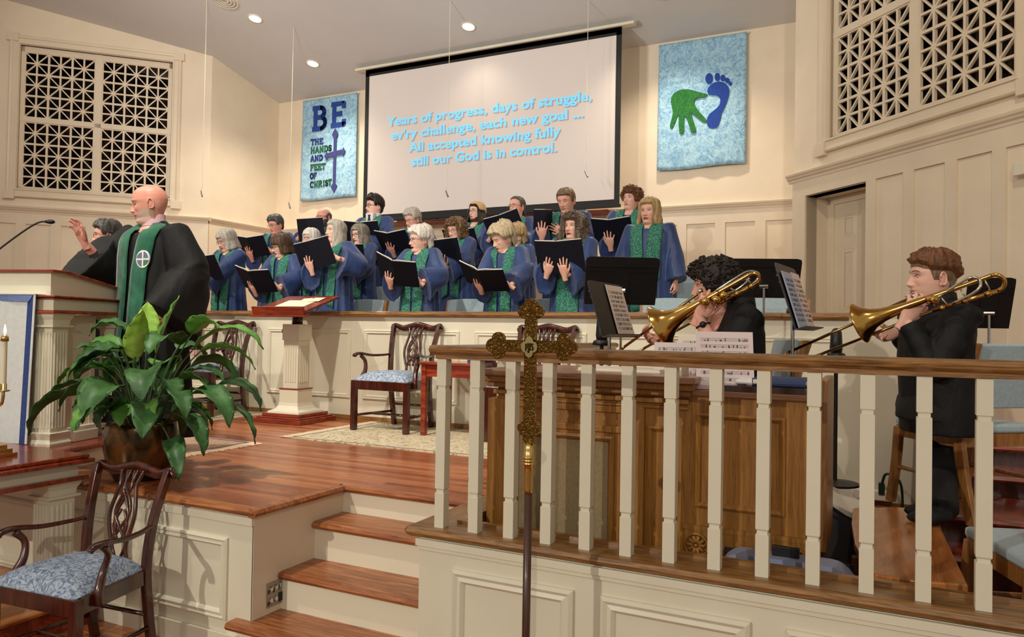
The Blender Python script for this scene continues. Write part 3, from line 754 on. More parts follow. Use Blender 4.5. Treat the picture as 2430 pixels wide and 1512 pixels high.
# ---------------------------------------------------------------- potted peace lily
t=thing('potted_plant','large leafy peace lily in a bronze pot near the platform edge','plant',(-3.92,3.02,0))
pot=pattern('bronze_glaze',(36,26,14),(96,70,40),(128,78,36),5,.22,1.2,(.38,.52,.66)); pot.node_tree.nodes['Principled BSDF'].inputs['Metallic'].default_value=.55
MB().lathe([(.135,0),(.15,.01),(.185,.09),(.203,.18),(.205,.25),(.196,.31),(.19,.33),(.182,.33),(.185,.30),(.175,.28)],32).build('pot',pot,t,smooth=True)
MB().lathe([(.178,.27),(.178,.285),(.02,.295)],24).build('soil',base_mat('soil',(34,26,18),.95),t)
def leafmat(name,a,b,c):
    m=base_mat(name,b,.46,0,.4); v=coords(m); f=noise_n(m,v,7,3); setcol(m,ramp(m,f,[(.3,a),(.5,b),(.75,c)])); return m
lm=[leafmat('leaf_dark',(34,66,32),(56,98,48),(86,132,74)),leafmat('leaf_mid',(60,104,38),(88,140,56),(122,168,84)),leafmat('leaf_bright',(110,158,50),(150,192,74),(182,212,108))]
stm=base_mat('stem',(62,92,44),.5)
rnd=random.Random(11)
stems=MB()
ax=_rt.copy(); ax.z=0; ax.normalize(); ay=Vector((-ax.y,ax.x,0))     # ax: to the right in the picture, ay: away
def leaf(tip,base_dir,L,Wd,droop,mi,roll=0):
    # tip: where the blade starts (local), base_dir: heading, droop: bend
    h=Vector(base_dir).normalized(); up=Vector((0,0,1)); side=h.cross(up)
    side=side.normalized() if side.length>.05 else ax.copy()
    pts=[Vector(tip)]; d=h.copy(); n=12
    for k in range(n):
        d=(d+Vector((0,0,-droop*(.25+1.2*k/n)))).normalized(); pts.append(pts[-1]+d*(L/n))
    def fn(u,v):
        i=min(int(u*n),n-1); f=u*n-i; p=pts[i].lerp(pts[i+1],f); dd=(pts[i+1]-pts[i]).normalized()
        s=(side-dd*side.dot(dd)).normalized(); s=Matrix.Rotation(roll,3,dd)@s; nn=s.cross(dd)
        w=Wd*(sin(pi*min(1,u**.72))**.8)*(1-.12*u) if 0<u<1 else .0015
        c=2*v-1
        wav=.012*sin(9*u*pi+3*c)*abs(c)+.010*abs(sin(26*u))*abs(c)*.4
        return p+s*(c*w)+nn*(abs(c)*w*.34+wav*.5),nn
    mb=MB(); mb.sheet(fn,16,6,.0016); o=mb.build('leaf',lm[mi],t,smooth=True)
specs=[]  # (x right, z up, y away, heading(x,y,z), length, width, droop, mat)
R_=rnd.random
hand=[(-.13,.80,0,(-.55,-.2,.6),.26,.075,.26,0),(-.02,.66,-.1,(.25,-.3,1),.32,.075,.05,2),(.07,.68,-.02,(.25,.1,1),.38,.07,.05,1),(.19,.74,.05,(-.1,-.5,.35),.33,.10,.22,0),
(.24,.80,.1,(.35,-.1,.5),.24,.08,.24,1),(-.20,.62,-.05,(-.3,-.3,.6),.26,.075,.16,0),(.30,.72,.0,(.75,-.1,.75),.52,.06,.22,1),(-.33,.50,0,(-.7,-.2,.25),.36,.08,.2,0),
(-.42,.46,-.06,(-.6,-.4,.05),.38,.10,.26,0),(-.36,.58,.1,(-.9,0,.35),.36,.06,.2,1),(-.30,.42,.05,(-.8,.1,.3),.26,.07,.24,1),(-.06,.52,-.22,(-.1,-.7,.2),.34,.105,.24,0),(.12,.60,-.2,(.25,-.7,.25),.36,.10,.24,0),
(.34,.50,-.08,(.75,-.35,.15),.40,.085,.25,0),(.40,.42,.02,(.9,-.1,.1),.42,.075,.26,0),(.28,.36,-.14,(.75,-.5,.1),.36,.07,.26,0),(.25,.24,-.18,(.5,-.7,.1),.36,.06,.24,0),(.20,.22,-.22,(.42,-.6,-.1),.42,.07,.14,1),
(-.22,.34,-.14,(-.35,-.8,.1),.30,.06,.24,1),(.02,.46,.12,(.1,.4,.8),.30,.08,.12,0),(-.10,.44,-.24,(-.3,-.8,.2),.28,.08,.25,0),(.16,.42,-.26,(.3,-.9,.2),.30,.085,.25,0),(.44,.52,.05,(.85,.2,.2),.34,.07,.25,0),(-.24,.72,.08,(-.8,.1,.5),.30,.06,.22,1),(.02,.36,-.26,(0,-1,.25),.28,.075,.24,0),(-.03,.78,.05,(-.05,.1,1),.22,.07,.10,2)]
for k in range(34):
    a=R_()*2*pi; rr=.14+.24*R_(); hh=.32+.40*R_()
    hand.append((rr*cos(a),hh,rr*sin(a)*.8,(cos(a)*.8,sin(a)*.8,.4*R_()+.05),.22+.16*R_(),.055+.045*R_(),.16+.12*R_(),rnd.choice((0,0,0,1,1))))
for x,z,y,hd,L,Wd,dr,mi in hand:
    x=x*(.80 if x<0 else .92)+.015; z=z*1.06
    if z<.40 and y<0 and abs(x)<.2: continue
    p=ax*x+ay*y+Vector((0,0,z)); hdv=ax*hd[0]+ay*hd[1]+Vector((0,0,hd[2]))
    b=ax*(x*.22)+ay*(y*.22)+Vector((0,0,.28)); mid=b.lerp(p,.55)+Vector((0,0,.07))
    stems.tube(catmull([b,mid,p,p+hdv.normalized()*.02],4),.0042,6)
    leaf(p,hdv,L,Wd,dr,mi,(R_()-.5)*.7)
stems.build('stems',stm,t,smooth=True)['kind']='stuff'

# ---------------------------------------------------------------- processional cross
t=thing('processional_cross','engraved brass processional cross on a brown staff in front of the railing','cross',(-1.135,2.45,ZF))
z0=-ZF
def trefoil(cx,cz,dirx,dirz,r=.03):
    out=[]
    for a in np.linspace(0,2*pi,60,endpoint=False): pass
    return out
def rot2(p,a): return (p[0]*cos(a)-p[1]*sin(a),p[0]*sin(a)+p[1]*cos(a))
mb=MB()
T=.016
mb.box((-.022,-T/2,.50+z0),(.022,T/2,.96+z0)); mb.box((-.115,-T/2,.826+z0),(.115,T/2,.87+z0))
for (cx,cz,ang) in ((0,.958,pi/2),(-.115,.848,pi),(.115,.848,0)):
    for da in (-1,0,1):
        a=ang+da*pi/2*.98; ox,oz=.024*cos(a),.024*sin(a)
        c=(cx+ox+(.014*cos(ang)),cz+oz+(.014*sin(ang)))
        mb.prism([(c[0]+.026*cos(q),z0+c[1]+.026*sin(q)) for q in np.linspace(0,2*pi,20,endpoint=False)],-T/2-.0004*da,T/2+.0004*da,'y')
mb.prism([(.034*cos(q)*1.1,z0+.555+.028*sin(q)) for q in np.linspace(0,2*pi,24,endpoint=False)],-T/2-.002,T/2+.002,'y')
mb.prism([(.026*cos(q)-.018,z0+.555+.024*sin(q)) for q in np.linspace(0,2*pi,20,endpoint=False)],-T/2-.001,T/2+.001,'y')
mb.prism([(.026*cos(q)+.018,z0+.555+.024*sin(q)) for q in np.linspace(0,2*pi,20,endpoint=False)],-T/2-.0015,T/2+.0015,'y')
mb.build('cross_head',M['gold'],t)
mb=MB()
for k in range(4):
    a=k*pi/2; mb.prism([(.016*cos(q)+.016*cos(a),z0+.846+.020*sin(q)+.018*sin(a)) for q in np.linspace(0,2*pi,18,endpoint=False)],-T/2-.006-.0003*k,-T/2+.001,'y')
medal=mb.build('medallion',base_mat('worn_brass',(140,124,84),.35,1),t)
mb=MB(); yy=-T/2-.009
def ltr(pts,r=.0024): mb.tube([(x,yy,z0+z) for x,z in pts],r,6)
ltr([(-.012,.858),(-.012,.832)]); ltr([(-.004,.860),(-.004,.842),(.0,.834),(.004,.842)]); ltr([(.004,.860),(.004,.834)])
ltr([(.016,.856),(.011,.858),(.010,.850),(.015,.845),(.014,.836),(.008,.836)]); ltr([(.0,.834),(-.002,.826),(-.006,.83)])
mb.build('monogram',base_mat('dark_brass',(70,56,26),.4,1),medal)
mb=MB(); mb.lathe([(.005,.505),(.014,.498),(.018,.49),(.02,.478),(.02,.455),(.024,.452),(.024,.448),(.02,.446),(.024,.441),(.024,.437),(.02,.435),(.0245,.430),(.0245,.426),(.02,.424),(.0185,.40),(.0175,.34),(.0175,.325)],20,(0,0,z0)); mb.build('socket',M['brass'],t,smooth=True)
MB().lathe([(.0145,0),(.0145,.33-ZF)],16).build('staff',wood('staff_wood',(44,24,14),(70,40,26),(92,58,40),'z',20,.35,.2),t,smooth=True)
MB().lathe([(.12,0),(.12,.02),(.04,.04),(.02,.06),(.02,.18)],20).build('floor_stand',M['brass'],t,smooth=True)
# ---------------------------------------------------------------- projection screen
t=thing('projection_screen','large white projection screen with blue song words and a black border','screen',(-5.52,10.0,0))
scr=base_mat('screen_cloth',(208,198,190),.9)
b=scr.node_tree.nodes['Principled BSDF']; b.inputs['Emission Color'].default_value=lin((222,208,196)); b.inputs['Emission Strength'].default_value=.12
MB().box((-2.135,.0,2.75),(2.135,.006,5.09)).build('image_area',scr,t)
bk=base_mat('screen_black',(18,17,17),.7)
mb=MB(); mb.ring_frame(-2.21,2.21,2.70,5.20,[(0,-.012),(0,.004),(.075,.004),(.075,-.012)]); mb.box((-2.21,-.004,5.085),(2.21,.012,5.2)); mb.build('border',bk,t)
MB().box((-2.23,-.015,2.66),(2.23,.02,2.705)).build('bottom_bar',bk,t,bevel=.005)
MB().box((-2.40,-.05,5.195),(2.40,.07,5.235)).build('housing',M['white'],t,bevel=.004)
cy=base_mat('lyric_blue',(120,200,236),.9); b=cy.node_tree.nodes['Principled BSDF']; b.inputs['Emission Color'].default_value=lin((112,204,240)); b.inputs['Emission Strength'].default_value=.38
gs=base_mat('lyric_shadow',(176,158,160),.9); b=gs.node_tree.nodes['Principled BSDF']; b.inputs['Emission Color'].default_value=lin((170,150,158)); b.inputs['Emission Strength'].default_value=.1
def text_mesh(s,size,offset,shear=0):
    cu=bpy.data.curves.new('t','FONT'); cu.body=s; cu.size=size; cu.offset=offset; cu.align_x='LEFT'; cu.shear=shear; cu.resolution_u=3; cu.space_character=1.02
    o=bpy.data.objects.new('t',cu); COL.objects.link(o)
    dg=bpy.context.evaluated_depsgraph_get(); dg.update(); me=bpy.data.meshes.new_from_object(o.evaluated_get(dg))
    bpy.data.objects.remove(o); return me
def put_text(s,x0,x1,z,y,size,off,mat,parent,name,dx=0,dz=0,shear=0):
    me=text_mesh(s,size,off,shear)
    xs=[v.co.x for v in me.vertices]; a,b=min(xs),max(xs); k=(x1-x0)/(b-a)
    for v in me.vertices: v.co=Vector((x0+(v.co.x-a)*k+dx, y, z+v.co.y+dz))
    me.materials.clear(); me.materials.append(mat)
    o=bpy.data.objects.new(name,me); COL.objects.link(o); o.parent=parent; return o
for s,a,b_,z in (("Years of progress, days of struggle,",-7.28,-3.74,4.215),("ev'ry challenge, each new goal ...",-7.19,-3.86,3.985),("All accepted knowing fully",-6.84,-4.21,3.755),("still our God is in control.",-6.79,-4.27,3.525)):
    put_text(s,a+5.52,b_+5.52,z,-.004,.205,.0055,cy,t,'lyric_line'); put_text(s,a+5.52,b_+5.52,z,-.002,.205,.0055,gs,t,'lyric_shadow',.018,-.016)
t.scale=(.975,.975,.975); t.location=(-5.52*.975,9.75,.9*.025)
# ledge and blue panels behind the screen
t=thing('trim_1','dark wood ledge with blue panels on the back wall below the screen','ledge',(0,10.4,0)); struct(t)
mb=MB(); mb.prism([(0,2.62),(-.06,2.62),(-.10,2.645),(-.14,2.66),(-.14,2.685),(0,2.685)],-7.4,-3.56,'x'); mb.build('ledge',M['red_wood'],t)
bl1=base_mat('slate_blue',(66,88,116),.6); bl2=base_mat('dark_slate',(24,30,44),.6); bl3=base_mat('pale_slate',(116,140,164),.6)
for k,(a,b_) in enumerate(((-7.3,-6.5),(-6.48,-5.9),(-5.88,-5.2),(-5.18,-4.9),(-4.88,-4.3),(-4.28,-3.95))):
    MB().box((a,-.05,2.685),(b_,-.02,3.1)).build('blue_panel',(bl2,bl1,bl1,bl3,bl1,bl3)[k],t)

# ---------------------------------------------------------------- banners
blu=fabric('banner_blue',(150,188,206),.9,8,40)
v=coords(blu,(1,1,1)); f=noise_n(blu,v,9,8,.75,1.5); f2=noise_n(blu,v,60,3)
mx=nd(blu,'ShaderNodeMath'); mx.operation='MULTIPLY_ADD'; ln(blu,f2,mx.inputs[0]); mx.inputs[1].default_value=.5; ln(blu,f,mx.inputs[2])
setcol(blu,ramp(blu,mx.outputs[0],[(.52,(96,140,178)),(.66,(122,168,202)),(.80,(164,204,222)),(.92,(184,218,230))]))
navy=fabric('banner_navy',(30,64,146),.9,8,80); green=pattern('banner_green',(24,84,40),(34,104,50),(60,132,60),70,.9,2); purple=fabric('banner_indigo',(52,58,118),.9,10,40)
dgreen=fabric('banner_dark_green',(24,92,66),.9,10,60); dnavy=fabric('banner_dark_navy',(26,52,118),.9,8,60)
def banner(label,x0,x1,z0,z1):
    t=thing('banner',label,'banner',(x0,10.36,z0),0,'church banners on the back wall'); w=x1-x0; h=z1-z0
    def fn(u,v):
        x=u*w; z=h*(1-v); y=-.015-.012*v*(1+sin(9*u+1.5*v))-.008*v*v*sin(23*u)
        return (x,y,z-.01*v*sin(6*u)),(0,-1,0)
    mb=MB(); mb.sheet(fn,28,28,.004); mb.build('cloth',blu,t,smooth=True)
    MB().tube([(-.02,.0,h-.01),(w+.02,.0,h-.01)],.012,8).build('hanging_rod',M['white'],t)
    return t,w,h,fn
class BN:
    def __init__(s,fn,w,h): s.fn=fn; s.w=w; s.h=h
    def at(s,u,v,off=.006): 
        p,_=s.fn(u,v); return Vector((p[0],p[1]-off,p[2]))
def patch(bn,poly,mat,parent,name,off=.006,hole=None):
    # polygon in (u, v); triangulated finely by a small grid cut so it follows the cloth
    vs=[bn.at(u,v,off+.006) for u,v in poly]
    ys=min(p.y for p in vs)
    mb=MB(); mb.prism([(p.x,p.z) for p in vs],ys,ys+.012,'y'); return mb.build(name,mat,parent)
def strokes(bn,segs,tk,mat,parent,name):
    mb=MB()
    for pts in segs:
        P3=[bn.at(u,v,.010) for u,v in pts]
        for a,b in zip(P3[:-1],P3[1:]):
            d=(b-a); d.y=0; L=d.length
            if L<1e-6: continue
            d.normalize(); n=Vector((-d.z,0,d.x))*tk/2; e=d*0
            y0=min(a.y,b.y)-.004; y1=y0+.008
            q=[a-n,b-n,b+n,a+n]
            mb.prism([(p.x,p.z) for p in q],y0,y1,'y')
        for p in P3[1:-1]:
            mb.prism([(p.x+tk/2*cos(k*pi/4),p.z+tk/2*sin(k*pi/4)) for k in range(8)],p.y-.004,p.y+.004,'y')
    return mb.build(name,mat,parent)
def arc(cx,cy,rx,ry,a0,a1,n=10): return [(cx+rx*cos(RAD(lerp(a0,a1,k/n))),cy+ry*sin(RAD(lerp(a0,a1,k/n)))) for k in range(n+1)]
sv=.12
GL={ # strokes in a 0..1 box, y up; slab serifs as short bars
'B':(.95,[[(.22,0),(.22,1)],[(.02,0),(.55,0)]+arc(.55,.27,.3,.27,-90,90)+[(.22,.54)],[(.02,1),(.52,1)]+arc(.52,.77,.26,.23,90,-90)]),
'E':(.9,[[(.2,0),(.2,1)],[(.0,0),(.85,0),(.85,.24)],[(.0,1),(.82,1),(.82,.76)],[(.2,.52),(.6,.52)],[(.6,.4),(.6,.64)]]),
'T':(.9,[[(.45,0),(.45,1)],[(.04,.75),(.04,1),(.86,1),(.86,.75)],[(.25,0),(.65,0)]]),
'H':(1.0,[[(.18,0),(.18,1)],[(.82,0),(.82,1)],[(.18,.5),(.82,.5)],[(.0,0),(.36,0)],[(.64,0),(1,0)],[(.0,1),(.36,1)],[(.64,1),(1,1)]]),
'A':(1.0,[[(.12,0),(.46,1),(.54,1),(.88,0)],[(.26,.34),(.74,.34)],[(-.02,0),(.3,0)],[(.7,0),(1.02,0)]]),
'N':(1.0,[[(.18,0),(.18,1)],[(.18,1),(.82,0)],[(.82,0),(.82,1)],[(.0,0),(.36,0)],[(.0,1),(.2,1)],[(.64,1),(1,1)]]),
'D':(1.0,[[(.2,0),(.2,1)],[(.0,0),(.45,0)]+arc(.45,.5,.45,.5,-90,90)+[(.0,1)]]),
'S':(.8,[[(.08,.28),(.08,.05)],[(.72,.72),(.72,.95)],arc(.4,.74,.3,.25,20,270)+arc(.4,.26,.32,.25,90,-160)]),
'F':(.85,[[(.2,0),(.2,1)],[(.0,1),(.8,1),(.8,.75)],[(.2,.52),(.58,.52)],[(.58,.4),(.58,.64)],[(.02,0),(.42,0)]]),
'O':(1.0,[arc(.5,.5,.42,.5,0,360,20)]),
'C':(.95,[arc(.5,.5,.42,.5,42,318,16),[(.84,.66),(.84,.95)]]),
'R':(1.0,[[(.2,0),(.2,1)],[(.0,1),(.55,1)]+arc(.55,.76,.27,.24,90,-90)+[(.2,.52)],[(.5,.52),(.86,0)],[(.0,0),(.4,0)],[(.74,0),(1.0,0)]]),
'I':(.5,[[(.25,0),(.25,1)],[(.05,0),(.45,0)],[(.05,1),(.45,1)]])}
def word(bn,s,u0,u1,v0,v1,tk,mat,parent,name):
    W=sum(GL[c][0]+.16 for c in s)-.16; x=0; segs=[]
    for c in s:
        w,st=GL[c]
        for pts in st: segs.append([(u0+(u1-u0)*(x+p[0])/W, v1+(v0-v1)*p[1]) for p in pts])
        x+=w+.16
    return strokes(bn,segs,tk,mat,parent,name)
t,w,h,fn=banner('light blue banner with the words BE THE HANDS AND FEET OF CHRIST',-9.385,-8.165,3.175,4.985); bn=BN(fn,w,h)
word(bn,'B',.19,.46,.095,.30,.085,navy,t,'letter_b'); word(bn,'E',.54,.79,.085,.29,.085,navy,t,'letter_e')
for s,u1,v0,v1,m in (('THE',.40,.40,.45,dnavy),('HANDS',.56,.478,.53,dgreen),('AND',.40,.562,.612,dnavy),('FEET',.45,.648,.70,dgreen),('OF',.29,.732,.782,dnavy),('CHRIST',.58,.815,.867,dgreen)):
    word(bn,s,.18,u1,v0,v1,.024,m,t,'banner_word')
cr=[(.635,.325),(.675,.36),(.69,.385),(.658,.415),(.658,.545),(.775,.54),(.785,.518),(.825,.556),(.785,.605),(.775,.585),(.658,.592),(.658,.86),(.692,.888),(.675,.91),(.635,.955),(.595,.91),(.578,.888),(.612,.86),(.612,.595),(.5,.60),(.49,.622),(.445,.585),(.49,.538),(.5,.556),(.612,.548),(.612,.415),(.58,.385),(.595,.36)]
patch(bn,cr,purple,t,'cross')
t,w,h,fn=banner('light blue banner with a green hand and a blue footprint',-2.87,-1.668,3.2,4.985); bn=BN(fn,w,h)
def uv(x,y):
    xl=lerp(118,90,(y-205)/1215); xr=lerp(955,945,(y-90)/1270); u=(x-xl)/(xr-xl)
    yt=lerp(205,90,u); yb=lerp(1420,1360,u); return (u,(y-yt)/(yb-yt))
hand=[(595,700),(560,722),(505,718),(470,735),(462,765),(480,810),(520,865),(560,910),(583,940),(582,960),(565,965),(540,950),(490,905),(440,862),(432,870),(455,940),(480,1020),(478,1045),(455,1055),(430,1045),(415,985),(390,915),(372,888),(366,910),(366,990),(362,1050),(340,1067),(318,1055),(312,990),(312,900),(306,882),(295,900),(275,960),(250,1010),(235,1015),(225,1000),(228,965),(245,910),(255,860),(245,800),(235,750),(240,710),(265,675),(305,650),(350,638),(400,637),(450,648),(500,665),(560,682),(590,690)]
foot=[(590,660),(600,630),(625,600),(660,580),(705,572),(750,585),(785,620),(797,665),(790,720),(770,780),(745,840),(725,880),(715,930),(700,985),(680,1015),(645,1025),(610,1015),(588,985),(584,950),(592,915),(615,880),(655,850),(690,820),(710,790),(714,750),(700,720),(670,702),(630,700),(600,695)]
patch(bn,[uv(*p) for p in hand],green,t,'hand_emblem')
patch(bn,[uv(365+18*cos(k),770+18*sin(k)) for k in np.linspace(0,2*pi,14,endpoint=False)],base_mat('banner_light',(196,222,226),.9),t,'palm_mark',.009)
ft=patch(bn,[uv(*p) for p in foot],navy,t,'foot_emblem')
for cx,cy_,rx,ry in ((607,540,36,53),(684,527,25,40),(736,538,23,32),(777,562,21,25),(805,595,16,20)):
    patch(bn,[uv(cx+rx*cos(k),cy_+ry*sin(k)) for k in np.linspace(0,2*pi,18,endpoint=False)],navy,ft,'toe')

# ---------------------------------------------------------------- ceiling lamps, vent, hanging microphones
le=emit('lamp_glow',(255,244,226),14)
SL=Matrix.Rotation(-math.atan(.226),4,'X')
for x,y,lab,e in ((-8.45,8.25,'recessed ceiling light nearest the air vent',190),(-8.41,9.48,'recessed ceiling light above the words banner',190),(-5.38,9.3,'recessed ceiling light in front of the screen',22),(-2.56,9.4,'recessed ceiling light above the hand and foot banner',200)):
    t=thing('recessed_light',lab,'ceiling light',(x,y,ceil_z(y)),0,'recessed ceiling lights'); t.rotation_euler=(-math.atan(.226),0,0)
    mb=MB(); mb.lathe([(.115,0),(.115,-.006),(.09,-.010),(.085,-.002),(.085,.0)],24,cap=False); mb.build('trim_ring',M['white'],t,smooth=True)
    MB().lathe([(.001,-.004),(.084,-.003)],24,cap=False).build('lens',le,t)
    l=spot('can_light',(x,y-.02,ceil_z(y)-.05),(x,y-.02,0),e,WARM,120,.9,.09); l.parent=None
t=thing('air_vent','round white air vent on the ceiling at the top edge','vent',(-8.57,7.78,ceil_z(7.78))); t.rotation_euler=(-math.atan(.226),0,0)
for k in range(4): MB().lathe([(.20-.045*k,0),(.20-.045*k,-.012),(.185-.045*k,-.022),(.17-.045*k,-.012)],24,cap=False).build('ring',M['white'],t,smooth=True)
for x,y,zb,lab in ((-8.845,7.70,2.83,'hanging choir microphone leftmost, in front of the left return wall'),(-8.01,8.59,2.75,'hanging choir microphone just left of the words banner'),(-5.33,8.71,2.77,'hanging choir microphone in front of the middle of the screen'),(-3.52,9.23,3.0,'hanging choir microphone in front of the right part of the screen')):
    t=thing('hanging_microphone',lab,'microphone',(x,y,0),0,'hanging choir microphones')
    MB().tube([(0,0,ceil_z(y)),(.0,0,zb+.25),(.01,0,zb+.12),(-.01,-.01,zb+.02)],.0042,6).build('wire',M['white'],t)
    MB().tube([(-.01,-.01,zb+.03),(.015,-.02,zb-.02),(.04,-.03,zb-.06)],[.008,.011,.012],8).build('capsule',base_mat('mic_grey',(120,116,108),.4),t)
t=tag(MB().box((-.03,-.05,-.05),(.12,.0,.05)).build('wall_camera',M['white'],bevel=.01),'small white camera on the wall at the right edge','camera'); t.matrix_world=MRW@Matrix.Translation((2.66,-.045,2.22))

# ---------------------------------------------------------------- choir chairs
def choir_chair():
    t=thing('choir_chair','x','chair')
    for s in (-1,1):
        mb=MB(); pts=[(s*.26,.20,0),(s*.26,.20,.42),(s*.26,.235,.65),(s*.26,.29,.875)]
        mb.loft([[(p[0]+a*.016,p[1]+b*.024,p[2]) for a,b in ((-1,-1),(1,-1),(1,1),(-1,1))] for p in pts]); mb.build('back_post',M['oak'],t,bevel=.005)
        MB().box((s*.26-.018,-.12,0),(s*.26+.018,-.08,.42)).build('leg',M['oak'],t)
    mb=MB(); mb.box((-.25,-.13,.37),(.25,.2,.42)); mb.build('seat_frame',M['oak'],t)
    MB().box((-.245,-.125,.42),(.245,.19,.475)).build('seat',M['choirblue'],t,bevel=.02)
    mb=MB(); mb.sheet(lambda u,v:((lerp(-.243,.243,u),lerp(.20,.285,v)-.02*sin(pi*u)*0-.012,lerp(.50,.875,v)+.012*sin(pi*u)*v),(0,-1,.2)),10,6,.05); mb.build('back_cushion',M['choirblue'],t,bevel=.01)
    return t
cc=choir_chair(); first=True
for px,py,Y,zf,lab in ((873,715,6.96,.35,'pale blue choir chair left of the white haired woman in glasses, behind the parapet'),(922,668,7.72,.55,'pale blue choir chair in the second row, left of the white haired woman'),(1115,716,6.96,.35,'pale blue choir chair just right of the white haired woman in glasses'),(1143,700,7.72,.55,'pale blue choir chair below the curly haired woman looking down'),(1287,716,6.96,.35,'pale blue choir chair right of the blonde woman looking down, behind the brass cross'),(1588,717,6.96,.35,'wide pale blue choir chair below the woman without a folder'),(1622,682,7.72,.55,'pale blue choir chair beside the hand of the woman without a folder'),(1668,656,8.42,.75,'pale blue choir chair behind the left trombonist'),(1845,726,6.96,.35,'pale blue choir chair under the black music desk behind the left trombonist')):
    p=onY(px,py,Y)
    if first: cc.location=(p.x,Y-.28,zf); cc['label']=lab; cc['group']='choir chairs'; first=False
    else: copytree(cc,(p.x,Y-.28,zf),0,lab,'choir chairs')

# ---------------------------------------------------------------- organ console
OY=3.22
t=thing('organ_console','oak organ console seen from behind through the balusters','organ',(0,OY,0))
O=M['organ']
mb=MB(); mb.box((-1.66,0,-.35),(-.75,.55,.66)); mb.build('case',O,t)
mb=MB()
for z0,z1,o in ((.575,.59,.012),(.60,.625,.02),(.635,.66,.04),(.66,.69,.06)): mb.box((-1.66-o,-o,z0),(-.75+o*.6,.6,z1))
mb.build('cornice',O,t,bevel=.006)
MB().box((-1.74,-.075,.69),(-.70,.62,.72)).build('top',M['organ_x'],t,bevel=.006)
mb=MB(); mb.box((-1.70,-.03,-.35),(-1.60,.2,.58)); mb.box((-1.04,-.02,-.35),(-.93,.1,.58)); mb.box((-1.6,-.012,.545),(-1.0,.02,.575)); mb.box((-1.6,-.012,.455),(-1.0,.02,.485)); mb.build('frame',O,t,bevel=.004)
mb=MB(); mb.ring_frame(-1.57,-1.07,-.32,.44,[(0,0),(0,.012),(.012,.02),(.024,.008),(.03,.0)]); mb.ring_frame(-.92,-.79,-.32,.50,[(0,0),(0,.012),(.01,.018),(.02,.008),(.026,.0)]); mb.build('panel_moulding',O,t)
MB().box((-1.54,-.004,-.29),(-1.10,.002,.41)).build('speaker_cloth',fabric('organ_cloth',(150,130,96),.9,8,80),t)
mb=MB(); mb.box((-.75,.0,.09),(-.27,.5,.64)); mb.build('wing',O,t)
MB().box((-.78,-.02,.64),(-.25,.52,.665)).build('wing_top',M['organ_x'],t,bevel=.005)
mb=MB(); mb.ring_frame(-.71,-.35,.17,.57,[(0,0),(0,.010),(.01,.016),(.02,.008),(.026,.0)]); mb.build('wing_moulding',O,t)
mb=MB(); mb.box((-.76,-.015,.075),(-.26,.0,.095)); mb.prism([(-.75,.085),(-.27,.085),(-.27,-.075),(-.32,-.075),(-.36,-.04),(-.51,-.02),(-.66,-.04),(-.70,-.075),(-.75,-.075)],-.012,.02,'y'); mb.build('arch_rail',O,t)
for x in (-.70,-.32):
    mb=MB(); mb.tube([(x+.048*cos(k),-.018,0.012+.048*sin(k)) for k in np.linspace(0,2*pi,24,endpoint=False)],.006,6,closed=True)
    for k in range(10):
        a=k*pi/5; mb.ell((x+.026*cos(a),-.018,0.012+.026*sin(a)),(.018,.006,.008),R=Matrix.Rotation(-a,3,'Y'),nu=8,nv=5)
    mb.ell((x,-.02,.012),(.008,.008,.008)); mb.build('rosette',O,t,smooth=True)
mb=MB(); mb.box((-.24,.18,.0),(-.205,.62,.72)); mb.box((-.235,.3,-.05),(-.21,.5,.0)); mb.build('key_cheek',M['oak'],t,bevel=.004)
for x in (-.72,-.30): MB().box((x-.03,.3,-.35),(x+.03,.4,.1)).build('leg',O,t)
MB().box((-.6,.0,.665),(-.28,.4,.69)).build('drawer_lid',M['mahog'],t)
# music and small things lying on the organ
def score(name):
    m=base_mat(name,(226,214,200),.8); v=coords(m,(1,1,1),(0,0,0),'UV')
    return m
ink=base_mat('ink',(90,84,84),.8)
def sheet(label,MX,w,h,col=(224,212,200),lines=6,grp=None,th=.003,ink_=None,name='sheet_music'):
    t=thing(name,label,'sheet music',(0,0,0),0,grp); t.matrix_world=MX
    MB().box((-w/2,-th,0),(w/2,0,h)).build('page',base_mat('page',col,.8),t)
    mb=MB(); rnd=random.Random(len(label)*7+lines)
    for k in range(lines):
        z=h*(.88-.8*k/lines)
        for j in range(3): mb.box((-w*.42,-th-.0008,z-.006*j),(w*.42,-th-.0001,z-.006*j+.0009))
        for q in range(int(w*60)):
            x=-w*.4+rnd.random()*w*.8; mb.box((x,-th-.001,z-.014),(x+.004,-th-.0001,z-.014+.012*rnd.random()+.004))
    if lines: mb.build('notation',ink,t)['kind']='stuff'
    return t
def lookM(p,rz,tilt): return TR(tuple(p),rz)@Matrix.Rotation(-tilt,4,'X')
G='music on the organ'
sheet('white sheet music propped highest on the organ rack',lookM((-.74,OY+.40,.66),.2,.35),.30,.25,(226,214,198),3,G)
sheet('pinkish sheet music propped on the right of the organ rack',lookM((-.66,OY+.27,.66),.2,.40),.26,.215,(224,206,204),5,G)
sheet('pale sheet music at the left of the organ rack',lookM((-.86,OY+.26,.66),.2,.38),.22,.215,(218,206,204),3,G)
sheet('long pink and white sheet music leaning on the organ wing',lookM((-.60,OY+.05,.667),.25,.42),.24,.27,(222,204,202),7,G)
tag(MB().cbox((-.80,OY+.12,.735),(.025,.14,.14),0).build('hymn_book',M['cream'],bevel=.003),'pale green book leaning at the left of the leaning sheets','book',G).rotation_euler=(0,0,0)
bpy.data.objects['hymn_book.001'].location=(0,0,0)
t=thing('open_book','white book lying open on the organ top','book',(-1.12,OY+.30,.72)); MB().box((-.2,-.12,0),(.2,.12,.014)).build('pages',M['paper'],t); MB().box((-.205,-.125,.0),(.205,.125,.003)).build('cover',M['cream'],t)
